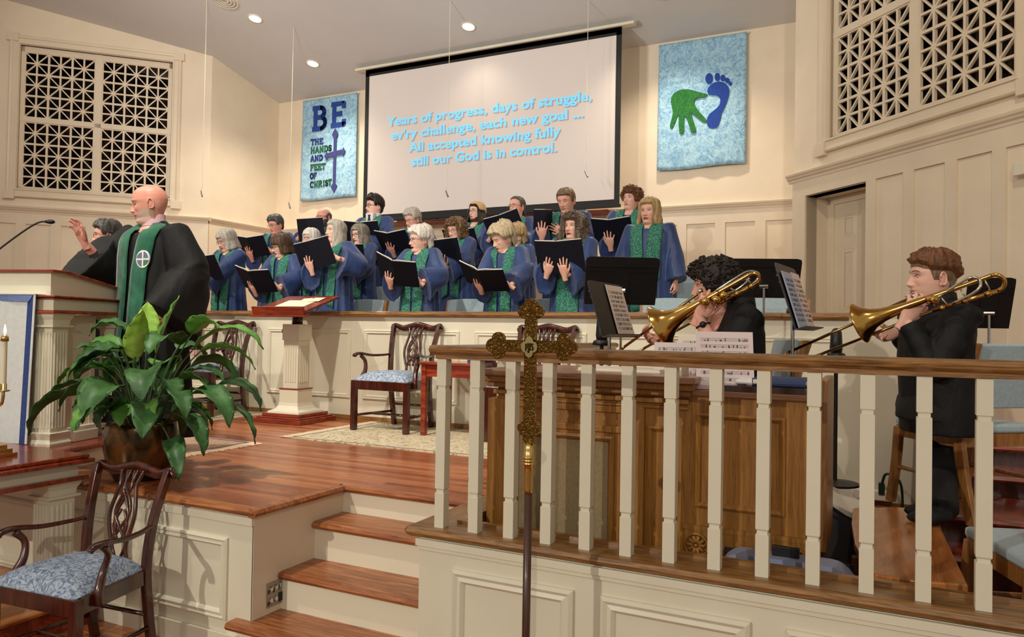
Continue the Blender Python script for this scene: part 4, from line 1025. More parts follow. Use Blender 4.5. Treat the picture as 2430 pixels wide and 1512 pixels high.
bb=base_mat('hymnal_blue',(44,62,104),.5)
t=thing('hymnal','dark blue hymnal lying on the right of the organ','book',(-.36,OY+.14,.69)); MB().box((-.13,-.1,0),(.13,.1,.035)).build('cover',bb,t,bevel=.006); MB().box((-.125,-.09,.004),(.127,.101,.031)).build('pages',M['paper'],t)
mb=MB(); mb.tube([(.095+.012*cos(k),-.102,.018+.012*sin(k)) for k in np.linspace(0,2*pi,14,endpoint=False)],.0012,5,closed=True); mb.box((-.125,-.1015,.01),(-.10,-.1,.028)); mb.build('spine_mark',M['paper'],t)
mb=MB(); rr=random.Random(2)
for k in range(9): mb.ell((-.54+.10*rr.random(),OY+.05+.05*rr.random(),.70+.012*rr.random()),(.03,.025,.014),nu=8,nv=5)
tag(mb.build('tissues',base_mat('tissue',(236,232,228),.9),smooth=True),'crumpled white tissues beside the leaning sheet music','tissue')

# ---------------------------------------------------------------- gear in the pit
dk=paint('speaker_grey',(62,64,68),.7,8)
t=thing('floor_speaker','dark grey floor cabinet with a white edge strip below the power strip','speaker',(-.02,4.45,-.35))
mb=MB(); mb.prism([(-.28,0),(.24,0),(.24,.27),(-.02,.28),(-.28,.40)],-.22,.22,'y'); mb.build('cabinet',dk,t,bevel=.006)
MB().add([(-.285,-.225,.395),(.0,-.225,.28),(.0,-.225,.305),(-.285,-.225,.425),(-.285,.2,.395),(.0,.2,.28),(.0,.2,.305),(-.285,.2,.425)],[(0,1,2,3),(7,6,5,4),(0,4,5,1),(3,2,6,7),(1,5,6,2),(0,3,7,4)]).build('edge_strip',M['paper'],t)
MB().lathe([(.03,0),(.02,-.01)],14,(0,0,0),0,Matrix.Translation((-.09,-.222,.22))@Matrix.Rotation(pi/2,4,'X')).build('socket_hole',M['black'],t)
t=thing('box_fan','grey box fan with a wire grille in front of the organ','fan',(-.33,3.08,-.35))
mb=MB(); n=28
out=[]; 
def rr_(hw,h,r,n=6):
    o=[]
    for cx,cz,a0 in ((hw-r,h-r,0),(-hw+r,h-r,90),(-hw+r,r,180),(hw-r,r,270)):
        o+= [(cx+r*cos(RAD(a0+90*k/n)),cz+r*sin(RAD(a0+90*k/n))) for k in range(n+1)]
    return o
A=rr_(.25,.40,.09); B2=rr_(.215,.365,.07); 
mb.loft([[(x,y,z) for x,z in pr] for y,pr in ((-.05,B2),(-.055,A),(.06,A),(.06,B2))],cap=False)
B3=[(x,z+.018) for x,z in B2]
mb.build('housing',base_mat('fan_housing',(150,160,190),.5),t,smooth=False)
mb=MB()
for k in range(16): mb.tube([(-.22,-.045,.03+.0235*k),(.22,-.045,.03+.0235*k)],.0018,5)
for k in range(5): mb.tube([(-.18+.09*k,-.043,.02),(-.18+.09*k,-.043,.38)],.0018,5)
mb.build('grille',M['chrome'],t)['kind']='stuff'
mb=MB()
for k in range(5):
    a=k*2*pi/5; R=Matrix.Rotation(a,3,'Y'); mb.sheet(lambda u,v:(Vector((0,.01,.2))+R@Vector((lerp(-.05,.06,v),.02*(v-.5),lerp(.03,.15,u))),(0,-1,.0)),4,3,.004)
mb.lathe([(.035,-.02),(.035,.03)],14,(0,0,0),0,Matrix.Translation((0,.01,.2))@Matrix.Rotation(pi/2,4,'X'))
mb.build('blades',M['black'],t,smooth=True)
MB().box((-.24,.055,.01),(.24,.06,.39)).build('back_panel',M['dark'],t)
MB().cbox((-.0,0,.42),(.10,.02,.04)).build('handle',M['black'],t,bevel=.004)
t=thing('power_strip','white power strip with plugs along the ledge of the cream wall','power strip',(0,5.93,-.25))
a=onY(1982,1165,5.93); b_=onY(2118,1184,5.93)
MB().box((a.x,-.03,0),(b_.x,.02,.075)).build('strip',M['paper'],t,bevel=.012)
q=onY(2092,1160,5.93)
MB().box((q.x-.02,-.04,.05),(q.x+.02,.0,.13)).build('plug',base_mat('green_plug',(20,44,32),.5),t,bevel=.005)
MB().tube(catmull([(q.x,-.03,.12),(q.x+.03,-.05,.20),(q.x+.11,-.06,.16),(q.x+.13,-.06,.02),(q.x+.12,-.08,-.2)],6),.009,8).build('cord',bpy.data.materials['green_plug'],t,smooth=True)
tag(MB().tube(catmull([(a.x+.02,5.90,-.2),(a.x-.06,5.6,-.25),(a.x-.10,4.9,-.05),(a.x-.1,4.3,-.2),(a.x-.06,4.2,-.33)],6),.009,8).build('cable',base_mat('grey_cable',(176,160,158),.6),smooth=True),'pale grey cable hanging from the power strip beside the dark cabinet','cable')
# organ bench
t=thing('organ_bench','orange oak organ bench with a rounded end in the pit','bench',(0,0,-.35))
tp=[onZ(x,y,.02) for x,y in ((2024,1205),(2020,1240),(2028,1290),(2050,1340),(2075,1362),(2180,1378),(2298,1388),(2290,1370),(2260,1310),(2222,1225),(2213,1208),(2120,1203))]
poly=[(p.x,p.y) for p in tp]
mb=MB(); mb.prism(poly,.335,.37,'z'); mb.build('seat',M['bench'],t,bevel=.008)
cx=sum(p[0] for p in poly)/len(poly); cy_=sum(p[1] for p in poly)/len(poly)
inn=[(cx+(x-cx)*.86,cy_+(y-cy_)*.86) for x,y in poly]
mb=MB(); mb.prism(inn,.22,.335,'z'); mb.build('apron',M['oak'],t)
for k in (1,4,6,9): MB().box((inn[k][0]-.025,inn[k][1]-.025,0),(inn[k][0]+.025,inn[k][1]+.025,.22)).build('leg',M['oak'],t)

# ---------------------------------------------------------------- oak chairs of the players
def oak_chair(name,label,loc,rz,grp=None):
    t=thing(name,label,'chair',loc,rz,grp); W=M['oak']
    for s in (-1,1):
        pts=catmull([(s*.235,.30,0),(s*.235,.24,.25),(s*.235,.215,.45),(s*.235,.25,.68),(s*.235,.31,.88)],4)
        mb=MB(); mb.loft([[(p.x+a*.015,p.y+b*.030,p.z) for a,b in ((-1,-1),(1,-1),(1,1),(-1,1))] for p in pts]); mb.build('back_post',W,t,bevel=.006,smooth=True)
        pts=catmull([(s*.235,-.26,0),(s*.235,-.22,.22),(s*.235,-.20,.42)],4)
        mb=MB(); mb.loft([[(p.x+a*.016,p.y+b*.026,p.z) for a,b in ((-1,-1),(1,-1),(1,1),(-1,1))] for p in pts]); mb.build('leg',W,t,bevel=.005,smooth=True)
    mb=MB(); mb.box((-.235,-.22,.365),(.235,-.195,.43)); mb.box((-.235,.18,.365),(.235,.205,.43)); mb.box((-.235,-.2,.365),(-.21,.2,.43)); mb.box((.21,-.2,.365),(.235,.2,.43)); mb.build('seat_rail',W,t)
    MB().box((-.24,-.23,.43),(.24,.205,.475)).build('seat',M['choirblue'],t,bevel=.016)
    mb=MB(); mb.sheet(lambda u,v:((lerp(-.22,.22,u),lerp(.225,.295,v)-.02,lerp(.56,.88,v)),(0,-1,.2)),6,4,.035); mb.build('back_cushion',M['choirblue'],t,bevel=.01)
    mb=MB(); mb.tube([(-.235,.24,.2),(-.235,-.22,.2)],.012,8); mb.tube([(.235,.24,.2),(.235,-.22,.2)],.012,8); mb.build('stretcher',W,t)
    return t

# ---------------------------------------------------------------- music stands
def stand(label,MX,floor,page=None,grp='black music stands',w=.5,h=.34,tilt=.35):
    # MX: place of the desk's lower middle edge; the music side looks along local -y
    t=thing('music_stand',label,'music stand',tuple(MX.translation[:2])+(floor,),0,grp)
    L=Matrix.Translation(-Vector(t.location))@MX@Matrix.Rotation(-tilt,4,'X')
    mb=MB(); r=.03
    poly=[(-w/2,0),(w/2,0),(w/2*1.02,h-r),(w/2*1.0,h-r*.3),(w/2-r,h),(-w/2+r,h),(-w/2*1.0,h-r*.3),(-w/2*1.02,h-r)]
    mb.prism(poly,0,.004,'y',0,L); mb.box((-w/2,-.05,-.002),(w/2,.004,.003),0,L); mb.box((-w/2,.004,h*.80),(w/2,.012,h*.82),0,L); mb.box((-w/2,.004,h*.70),(w/2,.010,h*.715),0,L); mb.box((-.05,.004,.02),(.05,.012,h*.7),0,L)
    mb.build('desk',M['black'],t)
    o=L@Vector((0,.03,h*.32)); zz=o.z
    mb=MB(); mb.tube([o,(o.x,o.y,zz-.08),(o.x,o.y,.12)],.009,8); mb.build('pole',M['chrome'],t)
    mb=MB(); mb.tube([o+Vector((-.03,0,0)),o+Vector((.03,0,0))],.014,8); mb.build('clamp',M['chrome'],t)
    for k in range(3):
        a=k*2*pi/3+.4; MB().tube([(o.x,o.y,.14),(o.x+.12*cos(a),o.y+.12*sin(a),.10),(o.x+.26*cos(a),o.y+.26*sin(a),.008)],.008,6).build('foot',M['black'],t)
    return t,L
def toward_cam(p): return atan2(CAM.y-p.y,CAM.x-p.x)
p=P(1470,722,5.25); stand('black music stand left of the left trombonist, its blank desk back to us',TR(tuple(p),_yaw+pi+.05),0)
p=P(1808,706,5.45); stand('black music stand behind the head of the left trombonist',TR(tuple(p),_yaw+pi-.1),0,h=.29)
p=P(2338,778,4.9); stand('black music stand behind the right trombonist',TR(tuple(p),_yaw+pi-.25),.12,w=.27,h=.34)
p=P(1470,800,4.05); s3,L=stand('black music stand holding white music in front of the left trombonist',TR(tuple(p),_yaw+1.05),0,w=.46,h=.31,tilt=.3)
sheet('white sheet music on the stand of the left trombonist',TR(tuple(s3.location))@L@Matrix.Translation((.10,-.006,.005)),.24,.29,(226,208,196),9,'music on the stands')
p=P(1911,783,3.75); s4,L=stand('black music stand with a tablet in front of the right trombonist',TR(tuple(p),_yaw+1.0),0,w=.44,h=.34,tilt=.3)
sheet('pinkish sheet music on the stand of the right trombonist',TR(tuple(s4.location))@L@Matrix.Translation((.12,-.008,.004)),.18,.30,(222,200,194),9,'music on the stands')
tb=sheet('glowing tablet showing music on the stand of the right trombonist',TR(tuple(s4.location))@L@Matrix.Translation((-.08,-.007,.004)),.2,.29,(168,178,200),9,None,.006,name='tablet')
tb['category']='tablet'
# peg stands with black bulbs
for px,py0,py1,d,lab,w in ((1428,757,820,4.55,'black instrument peg beside the music stand of the left trombonist',.03),(1984,820,850,4.6,'black peg tip seen just above the railing near the trombone slide',.03)):
    t=thing('instrument_peg',lab,'instrument stand',tuple(P(px,py1,d)))
    z=t.location.z
    MB().lathe([(.02,.02),(w,.02),(w*1.25,.06),(w*1.05,.16),(w*.6,.18),(.002,.185)],16).build('peg',M['black'],t,smooth=True)
    MB().lathe([(.05,0),(.058,.006),(.05,.028),(.02,.04)],16).build('collar',M['black'],t,smooth=True)
    MB().lathe([(.012,-z),(.012,.0)],10).build('rod',M['black'],t); MB().lathe([(.14,-z),(.14,-z+.012),(.02,-z+.03)],20).build('base',M['black'],t)
# audio plate on the stage side
t=thing('outlet_plate','grey audio socket plate on the side wall of the steps','outlet',(-2.797,2.955,-.465))
MB().box((0,-.06,-.062),(.006,.06,.062)).build('plate',base_mat('plate_grey',(150,140,124),.4,.3),t)
for y,z in ((-.035,.03),(.0,.03),(.035,.035),(-.035,-.03),(.0,-.03)):
    MB().lathe([(.014,0),(.014,.006),(.009,.008)],14,(0,0,0),0,Matrix.Translation((.006,y,z))@Matrix.Rotation(pi/2,4,'Y')).build('socket',M['chrome'],t)
MB().box((.006,.02,-.05),(.01,.05,-.005)).build('switch',M['black'],t)
for y,z in ((-.05,.02),(-.016,.02),(.018,.025),(-.05,-.04)): MB().box((.006,y-.006,z-.012),(.008,y+.006,z+.006)).build('label_plate',base_mat('dark_red',(70,24,20),.5),t)
# pale pink cloth hanging at the left end
t=thing('pink_cloth','pale pink patterned cloth hanging at the left end of the oak cap','cloth',tuple(onY(458,738,5.86)-Vector((0,0,.55))))
pk=pattern('pink_print',(222,120,130),(236,190,188),(240,214,208),26,.9,1.5,(.40,.5,.58))
mb=MB(); mb.sheet(lambda u,v:((lerp(-.055,.05,u)-.02*v,.01*sin(8*u),.55-.47*v-.03*u*v),(0,-1,0)),6,10,.02); mb.build('cloth',pk,t)
tag(MB().box((-4.70,2.35,ZF+.156),(-4.32,2.5,ZF+.172)).build('paper_stack',M['paper']),'white paper lying on the low platform under the communion table','paper')
# ---------------------------------------------------------------- people
def skinmat(name, rgb, red=10):
    m=base_mat(name,rgb,.48,0,.4); b=m.node_tree.nodes['Principled BSDF']
    v=coords(m); f=noise_n(m,v,16,4)
    setcol(m,ramp(m,f,[(.32,(min(255,rgb[0]+4),max(0,rgb[1]-red),max(0,rgb[2]-red))),(.66,(min(255,rgb[0]+8),min(255,rgb[1]+5),min(255,rgb[2]+4)))]))
    return m
SK={'fair':skinmat('skin_fair',(226,184,164)),'pink':skinmat('skin_pink',(222,170,150),10),'tan':skinmat('skin_tan',(206,150,122)),'ruddy':skinmat('skin_ruddy',(216,160,140),13),'warm':skinmat('skin_warm',(218,168,142))}
LIPS=base_mat('lips',(186,104,98),.4); LIPM=base_mat('lips_pale',(192,124,110),.45); MOUTH=base_mat('mouth_dark',(70,30,28),.6)
EYEW=base_mat('eye_white',(222,214,206),.3); IRIS=base_mat('iris',(52,44,40),.25); LASH=base_mat('lash',(52,38,32),.7)
def hairmat(name,a,b,c,rough=.5):
    m=base_mat(name,b,rough,0,.4); v=coords(m,(60,60,9)); f=noise_n(m,v,1.0,5,.7,.6)
    setcol(m,ramp(m,f,[(.3,a),(.52,b),(.75,c)])); bump(m,f,.55,.006); return m
HAIR={'white':hairmat('hair_white',(190,182,168),(224,218,206),(246,242,234)),'silver':hairmat('hair_silver',(140,132,120),(186,178,164),(220,212,196)),'grey':hairmat('hair_grey',(92,84,74),(136,126,112),(176,164,146)),
'ash':hairmat('hair_ash_blonde',(134,108,72),(186,158,112),(222,198,154)),'blonde':hairmat('hair_blonde_grey',(150,130,98),(202,184,148),(232,220,192)),'brown':hairmat('hair_brown',(48,32,20),(82,58,38),(118,88,60)),'chestnut':hairmat('hair_chestnut',(66,38,20),(112,70,42),(150,102,66)),
'dark':hairmat('hair_dark',(14,10,8),(34,25,20),(62,48,38)),'stubble':base_mat('beard_short_white',(208,176,158),.7),'salt':hairmat('hair_salt_pepper',(34,32,30),(78,74,70),(132,126,120)),'curlgrey':hairmat('hair_curly_grey_brown',(58,46,36),(104,88,72),(158,144,124)),'curlbrown':hairmat('hair_curly_brown',(70,48,28),(120,90,58),(166,134,94)),'tan':hairmat('hair_tan',(84,66,46),(126,102,74),(160,134,102))}
ROBE=fabric('choir_robe_blue',(34,60,112),.48,7,9,.25); ROBE.node_tree.nodes['Principled BSDF'].inputs['Specular IOR Level'].default_value=.5
_v=coords(ROBE,(26,26,2.0)); bump(ROBE,noise_n(ROBE,_v,1.0,3,.5,.4),.28,.02)
GOWN=base_mat('black_gown',(11,11,12),.68,0,.3); _v=coords(GOWN,(22,22,2)); bump(GOWN,noise_n(GOWN,_v,1,3),.22,.02)
SHIRT=base_mat('black_shirt',(18,18,20),.7,0,.35); _v=coords(SHIRT,(14,14,8)); bump(SHIRT,noise_n(SHIRT,_v,1,3,.5,1),.4,.02)
TROUS=base_mat('dark_trousers',(18,18,20),.8)
STOLE=pattern('green_leaf_print',(22,78,68),(46,120,100),(116,176,152),105,.8,1.4,(.40,.50,.66))
PST=fabric('green_stole',(24,92,66),.85,16,9)
VOX=.011
def remesh(mb,vox,it=2,fac=.5):
    me=mb.mesh('tmp'); o=bpy.data.objects.new('tmp',me); COL.objects.link(o)
    r=o.modifiers.new('r','REMESH'); r.mode='VOXEL'; r.voxel_size=vox
    if it: s=o.modifiers.new('s','SMOOTH'); s.factor=fac; s.iterations=it
    dg=bpy.context.evaluated_depsgraph_get(); dg.update()
    out=bpy.data.meshes.new_from_object(o.evaluated_get(dg)); bpy.data.objects.remove(o); bpy.data.meshes.remove(me)
    return out
def tosoup(me):
    return [v.co.copy() for v in me.vertices],[tuple(p.vertices) for p in me.polygons]
ZT=[-.22,-.16,-.135,-.120,-.113,-.104,-.092,-.075,-.065,-.05,-.03,-.01,.01,.03,.05,.075,.095,.108,.115]
FR=[.036,.032,.034,.046,.062,.080,.086,.080,.086,.087,.083,.083,.084,.089,.087,.078,.060,.038,.004]
ZB=[-.22,-.13,-.1,-.075,-.05,-.025,0,.025,.05,.075,.095,.108,.115]
BK=[.075,.062,.062,.066,.076,.090,.101,.107,.105,.096,.078,.055,.02]
WD=[.060,.054,.0535,.0565,.0635,.070,.074,.0765,.0745,.0675,.054,.035,.006]
_zt=np.linspace(-.24,.116,357)
def _tab(xs,ys):
    y=np.interp(_zt,xs,ys); k=np.exp(-(np.arange(-14,15)/5.0)**2); k/=k.sum(); ys_=np.convolve(np.pad(y,14,'edge'),k,'valid'); w=np.clip((_zt-.088)/.018,0,1); return y*w+ys_*(1-w)
_tF,_tB,_tW=_tab(ZT,FR),_tab(ZB,BK),_tab(ZB,WD)
def g(x,s): return math.exp(-(x/s)**2)
def head_pt(th,z,f=None):
    """surface of the head: th = 0 at the face, z up; f = face options"""
    fr=float(np.interp(z,_zt,_tF)); bk=float(np.interp(z,_zt,_tB)); w=float(np.interp(z,_zt,_tW))*(f.get('wide',1) if f else 1)
    cy=(bk-fr)/2*0+.012
    s,c=sin(th),cos(th)
    if c>0:
        e=1.0+.30*min(1,max(0,(-z-.03)/.06)) if z>-.118 else 1.0
        x=w*(abs(s)**e)*(1 if s>0 else -1); y=cy-(fr+cy)*(c**.92)
    else:
        x=w*s; y=cy-(bk-cy)*c
    if f is not None and c>0:
        ax_=abs(x); d=0; op=f.get('open',0)
        d+=g(ax_,interp(z,[-.045,-.03,.0,.015],[.012,.0135,.0085,.010]))*interp(z,[-.046,-.040,-.033,-.026,-.014,.0,.014,.022],[0,.012,.025,.0245,.018,.011,.004,0])*f.get('nose',1)
        d+=g(ax_-.0135,.006)*g(z+.0325,.006)*.009
        d-=g(ax_-.031,.017)*g(z-.008,.011)*.010
        d+=g(ax_-.031,.012)*g(z-.008,.0065)*(.0045 if not f.get('down') else .0085)
        d+=g(ax_-.030,.02)*g(z-.026,.006)*.0045*f.get('brow',1)
        d+=g(ax_-.044,.016)*g(z+.018,.016)*.005
        d+=g(ax_,.017)*g(z+.056,.0045)*.0055
        zl=-.067-.011*op
        d+=g(ax_,.015)*g(z-zl,.0055)*.0065
        d-=g(ax_,.016)*g(z-(-.0615-.005*op),.0022+.005*op)*(.005+.010*op)
        d-=g(ax_-.026,.006)*g(z+.062,.008)*.003
        d-=g(ax_-.036,.008)*g(z+.045,.014)*.0025
        y-=d*max(0,c)**.3
    return Vector((x,y,z))
def head_mesh(f):
    n=76; zs=list(np.linspace(-.22,-.13,6))+list(np.linspace(-.122,-.084,13))+list(np.linspace(-.0805,.044,50))+list(np.linspace(.05,.10,12))+[.105,.1095,.1125,.1145]
    th=[2*pi*k/n-.50*sin(2*pi*k/n) for k in range(n)]
    rings=[[head_pt(t,z,f) for t in th] for z in zs]
    mb=MB(); mb.loft(rings)
    op=f.get('open',0)
    for k,fc in enumerate(mb.f):
        c=sum((mb.v[i] for i in fc),Vector())/len(fc)
        if c.y<-.055:
            ax_=abs(c.x)
            e=(ax_/.025)**2+((c.z+.061+.005*op)/(.0105+.0065*op))**2
            if e<1:
                mb.m[k]=1
                if (ax_/.019)**2+((c.z+.0615+.005*op)/(.0016+.0072*op))**2<1: mb.m[k]=2
        if f.get('beard') and mb.m[k]==0 and -.125<c.z<f['beard']+.03*min(1,max(0,(abs(c.x)-.03)/.03)) and c.y<.02 and not (abs(c.x)<.022 and c.z>-.045): mb.m[k]=3
    for s in (() if f.get('noear') else (-1,1)):     # ears
        R=Matrix.Rotation(s*.35,3,'Z')@Matrix.Rotation(.12,3,'X')
        w=interp(0,ZB,WD)*f.get('wide',1)
        mb.ell((s*(w+.004),.016,-.004),(.0055,.017,.030),0,None,12,9,R)
        pts=[Vector((s*(w+.006),.016,-.004))+R@Vector((s*.004,.015*cos(a),.028*sin(a))) for a in np.linspace(-1.9,3.0,14)]
        mb.tube(pts,.0042,6)
        mb.ell((s*(w+.004),.010,-.028),(.005,.008,.010),0,None,8,6)
    return mb
def hair_mesh(sty,f):
    """shell over the head; sty: dict of lengths (head coordinates)"""
    th0=sty.get('th',.014); nA=88; nT=30
    amp=sty.get('amp',.0); fq=sty.get('fq',40); top=sty.get('ztop',.112); seed=sty.get('seed',0)
    def zend(t):
        a=abs(((t+pi)%(2*pi))-pi)          # 0 front .. pi back
        fl=sty.get('front',.064); sl=sty.get('side',.0); bl=sty.get('back',-.075); fa=sty.get('fa',.95); sb=sty.get('sb',1.9)
        def ss(x): x=min(1,max(0,x)); return x*x*(3-2*x)
        if a<fa: 
            return fl+sty.get('peak',.0)*g(a-.0,.3)-.012*ss((a-.5)/.5)
        k=ss((a-fa)/sty.get('edge',.28)); 
        v=lerp(fl-.012,sl,k)
        if a>sb: v=lerp(sl,bl,ss((a-sb)/.6))
        return v
    def zst(t):
        a=abs(((t+pi)%(2*pi))-pi)
        return top if 'bald' not in sty else lerp(zend(t)-.001,sty['bald'],min(1,max(0,(a-1.0)/.5)))
    def pt(t,v,off):
        z0=zst(t); z1=zend(t); z=lerp(z0,z1,v**.9)
        zb=sty.get('zb',-.02); zc=max(z,zb)
        p=head_pt(t,min(zc,.1135)); 
        cx=Vector((0,.012,.0)); d=(p-cx); d=Vector((d.x,d.y,max(0,(z-.0))*.9 if z>0 else 0))
        d=d.normalized() if d.length>1e-5 else Vector((0,0,1))
        q=Vector((p.x,p.y,z))
        if z<zb:
            k=(zb-z)/.1; q+=Vector((d.x,d.y,0))*sty.get('flare',.0)*k
            if sty.get('tuck'): q-=Vector((d.x,d.y,0))*sty['tuck']*k*k
        ed=min(1,(1-v)*5+.12) if not sty.get('blunt') else min(1,(1-v)*14+.35)
        thk=th0*ed*(1+sty.get('topk',0)*max(0,z/.11))*(1+sty.get('bk',0)*max(0,-cos(t)))
        if 'bald' in sty: thk*=min(1,v*4+.2)
        s=noise.noise(Vector((t*9+seed,z*8,seed)))*.3+noise.noise(Vector((t*26+seed,z*14,1)))*.22
        o=off*thk*(1+s*sty.get('rough',1))
        if amp and off>.5:
            o+=amp*(noise.noise(q*fq+Vector((seed,0,0)))+.5*noise.noise(q*fq*2.1))*ed
        return q+d*o
    A=[2*pi*k/nA for k in range(nA)]
    outer=[[pt(t,j/nT,1) for t in A] for j in range(nT+1)]
    inner=[[pt(t,j/nT,-.12 if j<nT else .1) for t in A] for j in range(nT+1)]
    if sty.get('zb',-.02)>-.5 and sty.get('long'):
        inner=[[o_.lerp(Vector((0,.012,o_.z)),.20) if o_.z<sty.get('zb',-.02) else i_ for o_,i_ in zip(ro,ri)] for ro,ri in zip(outer,inner)]
    mb=MB(); mb.loft(outer+inner[::-1],cap=('bald' not in sty))
    if amp>.011:
        r_=random.Random(seed+7); nb=sty.get('curls',420)
        for k in range(nb):
            i=r_.randrange(2,nT+1); j=r_.randrange(nA)
            if r_.random()<(1-(outer[i][j]-outer[i][(j+8)%nA]).length/.05): continue
            q=outer[i][j]; rr=.0055+.0055*r_.random()
            R=Matrix.Rotation(r_.random()*6,3,'Z')@Matrix.Rotation(r_.random()*3,3,'X')
            mb.tube([q+R@Vector((rr*.9*cos(t),rr*.9*sin(t),.0018*t-.005)) for t in np.linspace(0,5.2,9)],[.0012,.0028,.0034,.0036,.0036,.0036,.0034,.0028,.0012],5)
    return mb
def add_head(body_mb,HMX,f):
    hm=head_mesh(f); b=len(body_mb.v)
    body_mb.v+= [HMX@p for p in hm.v]; body_mb.f+=[[b+i for i in q] for q in hm.f]; body_mb.m+=hm.m
def hand_mb(curl=(12,18,14),spread=1,fist=False):
    """fingers along +z, palm faces +y, thumb on +x"""
    mb=MB()
    mb.loft([[(a*x,b*y,z) for a,b in ((cos(t),sin(t)) for t in np.linspace(0,2*pi,12,endpoint=False))] for z,x,y in ((-.05,.026,.020),(-.01,.027,.019),(.012,.033,.017),(.04,.041,.016),(.07,.043,.015),(.092,.040,.012),(.098,.032,.008))])
    mb.ell((.026,.008,.03),(.015,.014,.028))
    for k,(x,z,L,r,sp_) in enumerate(((.033,.088,.070,.0088,9),(.0115,.095,.078,.009,3),(-.0105,.091,.072,.0087,-4),(-.031,.080,.056,.0078,-12))):
        p=Vector((x,0,z-.012)); a=RAD(sp_*spread); d=Vector((sin(a),0,cos(a))); c=0; pts=[p]; rs=[r]
        for j,fr in enumerate((.16,.42,.26,.22)):
            if j>0: c+=RAD(curl[j-1]+ (6 if k==3 else 0))
            dd=d*cos(c)+Vector((0,1,0))*sin(c); p=p+dd*L*fr*1.05; pts.append(p); rs.append(r*(1,.97,.9,.72)[j])
        mb.tube(catmull(pts,3),[float(np.interp(q,np.linspace(0,1,len(rs)),rs)) for q in np.linspace(0,1,len(catmull(pts,3)))],9)
        mb.ell(pts[-1],(r*.72,)*3,nu=8,nv=6)
    tp=[Vector((.028,.006,.018)),Vector((.046,.012,.045)),Vector((.058,.018,.072)),Vector((.062,.024,.096))] if not fist else [Vector((.028,.006,.018)),Vector((.044,.022,.045)),Vector((.036,.040,.066)),Vector((.018,.046,.076))]
    q=catmull(tp,4); mb.tube(q,[float(np.interp(i/(len(q)-1),[0,.5,1],[.013,.0108,.0085])) for i in range(len(q))],9); mb.ell(tp[-1],(.0085,)*3,nu=8,nv=6)
    return mb
_hc={}
def hand_soup(curl,spread,left,fist=False):
    k=(curl,spread,left,fist)
    if k not in _hc:
        v,f=tosoup(remesh(hand_mb(curl,spread,fist),.0036,2,.4))
        if left: v=[Vector((-p.x,p.y,p.z)) for p in v]; f=[q[::-1] for q in f]
        _hc[k]=(v,f)
    return _hc[k]
def frame(T,N,F,o):
    F=Vector(F).normalized(); N=Vector(N); N=(N-F*N.dot(F)).normalized(); T=N.cross(F)
    return Matrix(((T.x,N.x,F.x,o[0]),(T.y,N.y,F.y,o[1]),(T.z,N.z,F.z,o[2]),(0,0,0,1)))
def elbow(S,Wp,a,b,pole):
    d=Wp-S; L=min(d.length,(a+b)*.995); dn=d.normalized(); x=(a*a-b*b+L*L)/(2*L); h=sqrt(max(0,a*a-x*x))
    p=Vector(pole); p=(p-dn*p.dot(dn)).normalized(); return S+dn*x+p*h
def robe_rings(s,bf,pleat=1,seed=0,hem=.10,wide=1,n=64):
    Z=[1.495,1.475,1.455,1.43,1.395,1.34,1.26,1.15,1.02,.88,.72,.55,.38,.22,hem]
    Wx=[.066,.082,.112,.155,.192,.205,.204,.202,.206,.216,.228,.240,.252,.262,.270]
    Dy=[.062,.072,.084,.096,.108,.118,.126,.130,.134,.142,.152,.164,.176,.188,.196]
    cyo=[.02,.018,.014,.01,.006,.0,-.004,-.006,-.006,-.004,0,0,0,0,0]
    rings=[]
    for z in list(np.linspace(1.495,hem,60)):
        i=np.interp(-z,[-q for q in Z],range(len(Z)))
        w=np.interp(i,range(len(Z)),Wx); d=np.interp(i,range(len(Z)),Dy); c=np.interp(i,range(len(Z)),cyo)
        k=lerp(1,bf,min(1,max(0,(1.46-z)/.1))); am=.015*pleat*min(1,max(0,(1.34-z)/.9)); am0=.003*pleat*min(1,max(0,(1.40-z)/.1))
        ring=[]
        for j in range(n):
            t=2*pi*j/n; fo=1+ (am*(sin(9*t+seed)+.6*sin(15*t+seed*2.1+.8*sin(3*z)))+am0*sin(21*t+seed))/max(w,.05)
            e=.86
            cx=abs(cos(t))**e*(1 if cos(t)>0 else -1); sy=abs(sin(t))**e*(1 if sin(t)>0 else -1)
            ring.append(Vector((w*k*cx*fo*s*wide, (c+d*k*sy*fo)*s, (z-.085*max(0,-sin(t))**3*max(0,min(1,(z-1.40)/.095)))*s)))
        rings.append(ring)
    return rings
def sleeve(mb,S,E,Wp,r0=.078,r1=.098,r2=.115,drop=.05,n=22,seed=0,reach=.80):
    path=catmull([S+(S-E).normalized()*.05,S,S.lerp(E,.5),E,E.lerp(Wp,.5),E.lerp(Wp,reach)],5); m=len(path); rings=[]
    for i,p in enumerate(path):
        t=i/(m-1); a=path[min(i+1,m-1)]-path[max(i-1,0)]; a.normalize()
        u=a.cross(Vector((0,0,1))); u=u.normalized() if u.length>.15 else Vector((1,0,0)); v=u.cross(a)
        ru=interp(t,[0,.12,.5,.8,1],[r0*.7,r0,r1*.9,r1,r2*.88]); rv=interp(t,[0,.12,.5,.8,1],[r0*.8,r0,r1,r1*1.15,r2*1.2])
        dr=drop*max(0,(t-.45)/.55)**1.5
        vz=abs(v.z); c=p-Vector((0,0,dr*.85)); rv+=dr*.85*vz
        rings.append([c+u*(cos(q)*ru*(1+.055*sin(5*q+11*t+seed)))+v*(sin(q)*rv*(1+.05*sin(4*q+8*t+seed))) for q in np.linspace(0,2*pi,n,endpoint=False)])
    ce=sum(rings[-1],Vector())/n; ax_=(path[-2]-path[-1]).normalized()
    rings.append([ce+(p-ce)*.7+ax_*.012 for p in rings[-1]])
    mb.loft(rings)
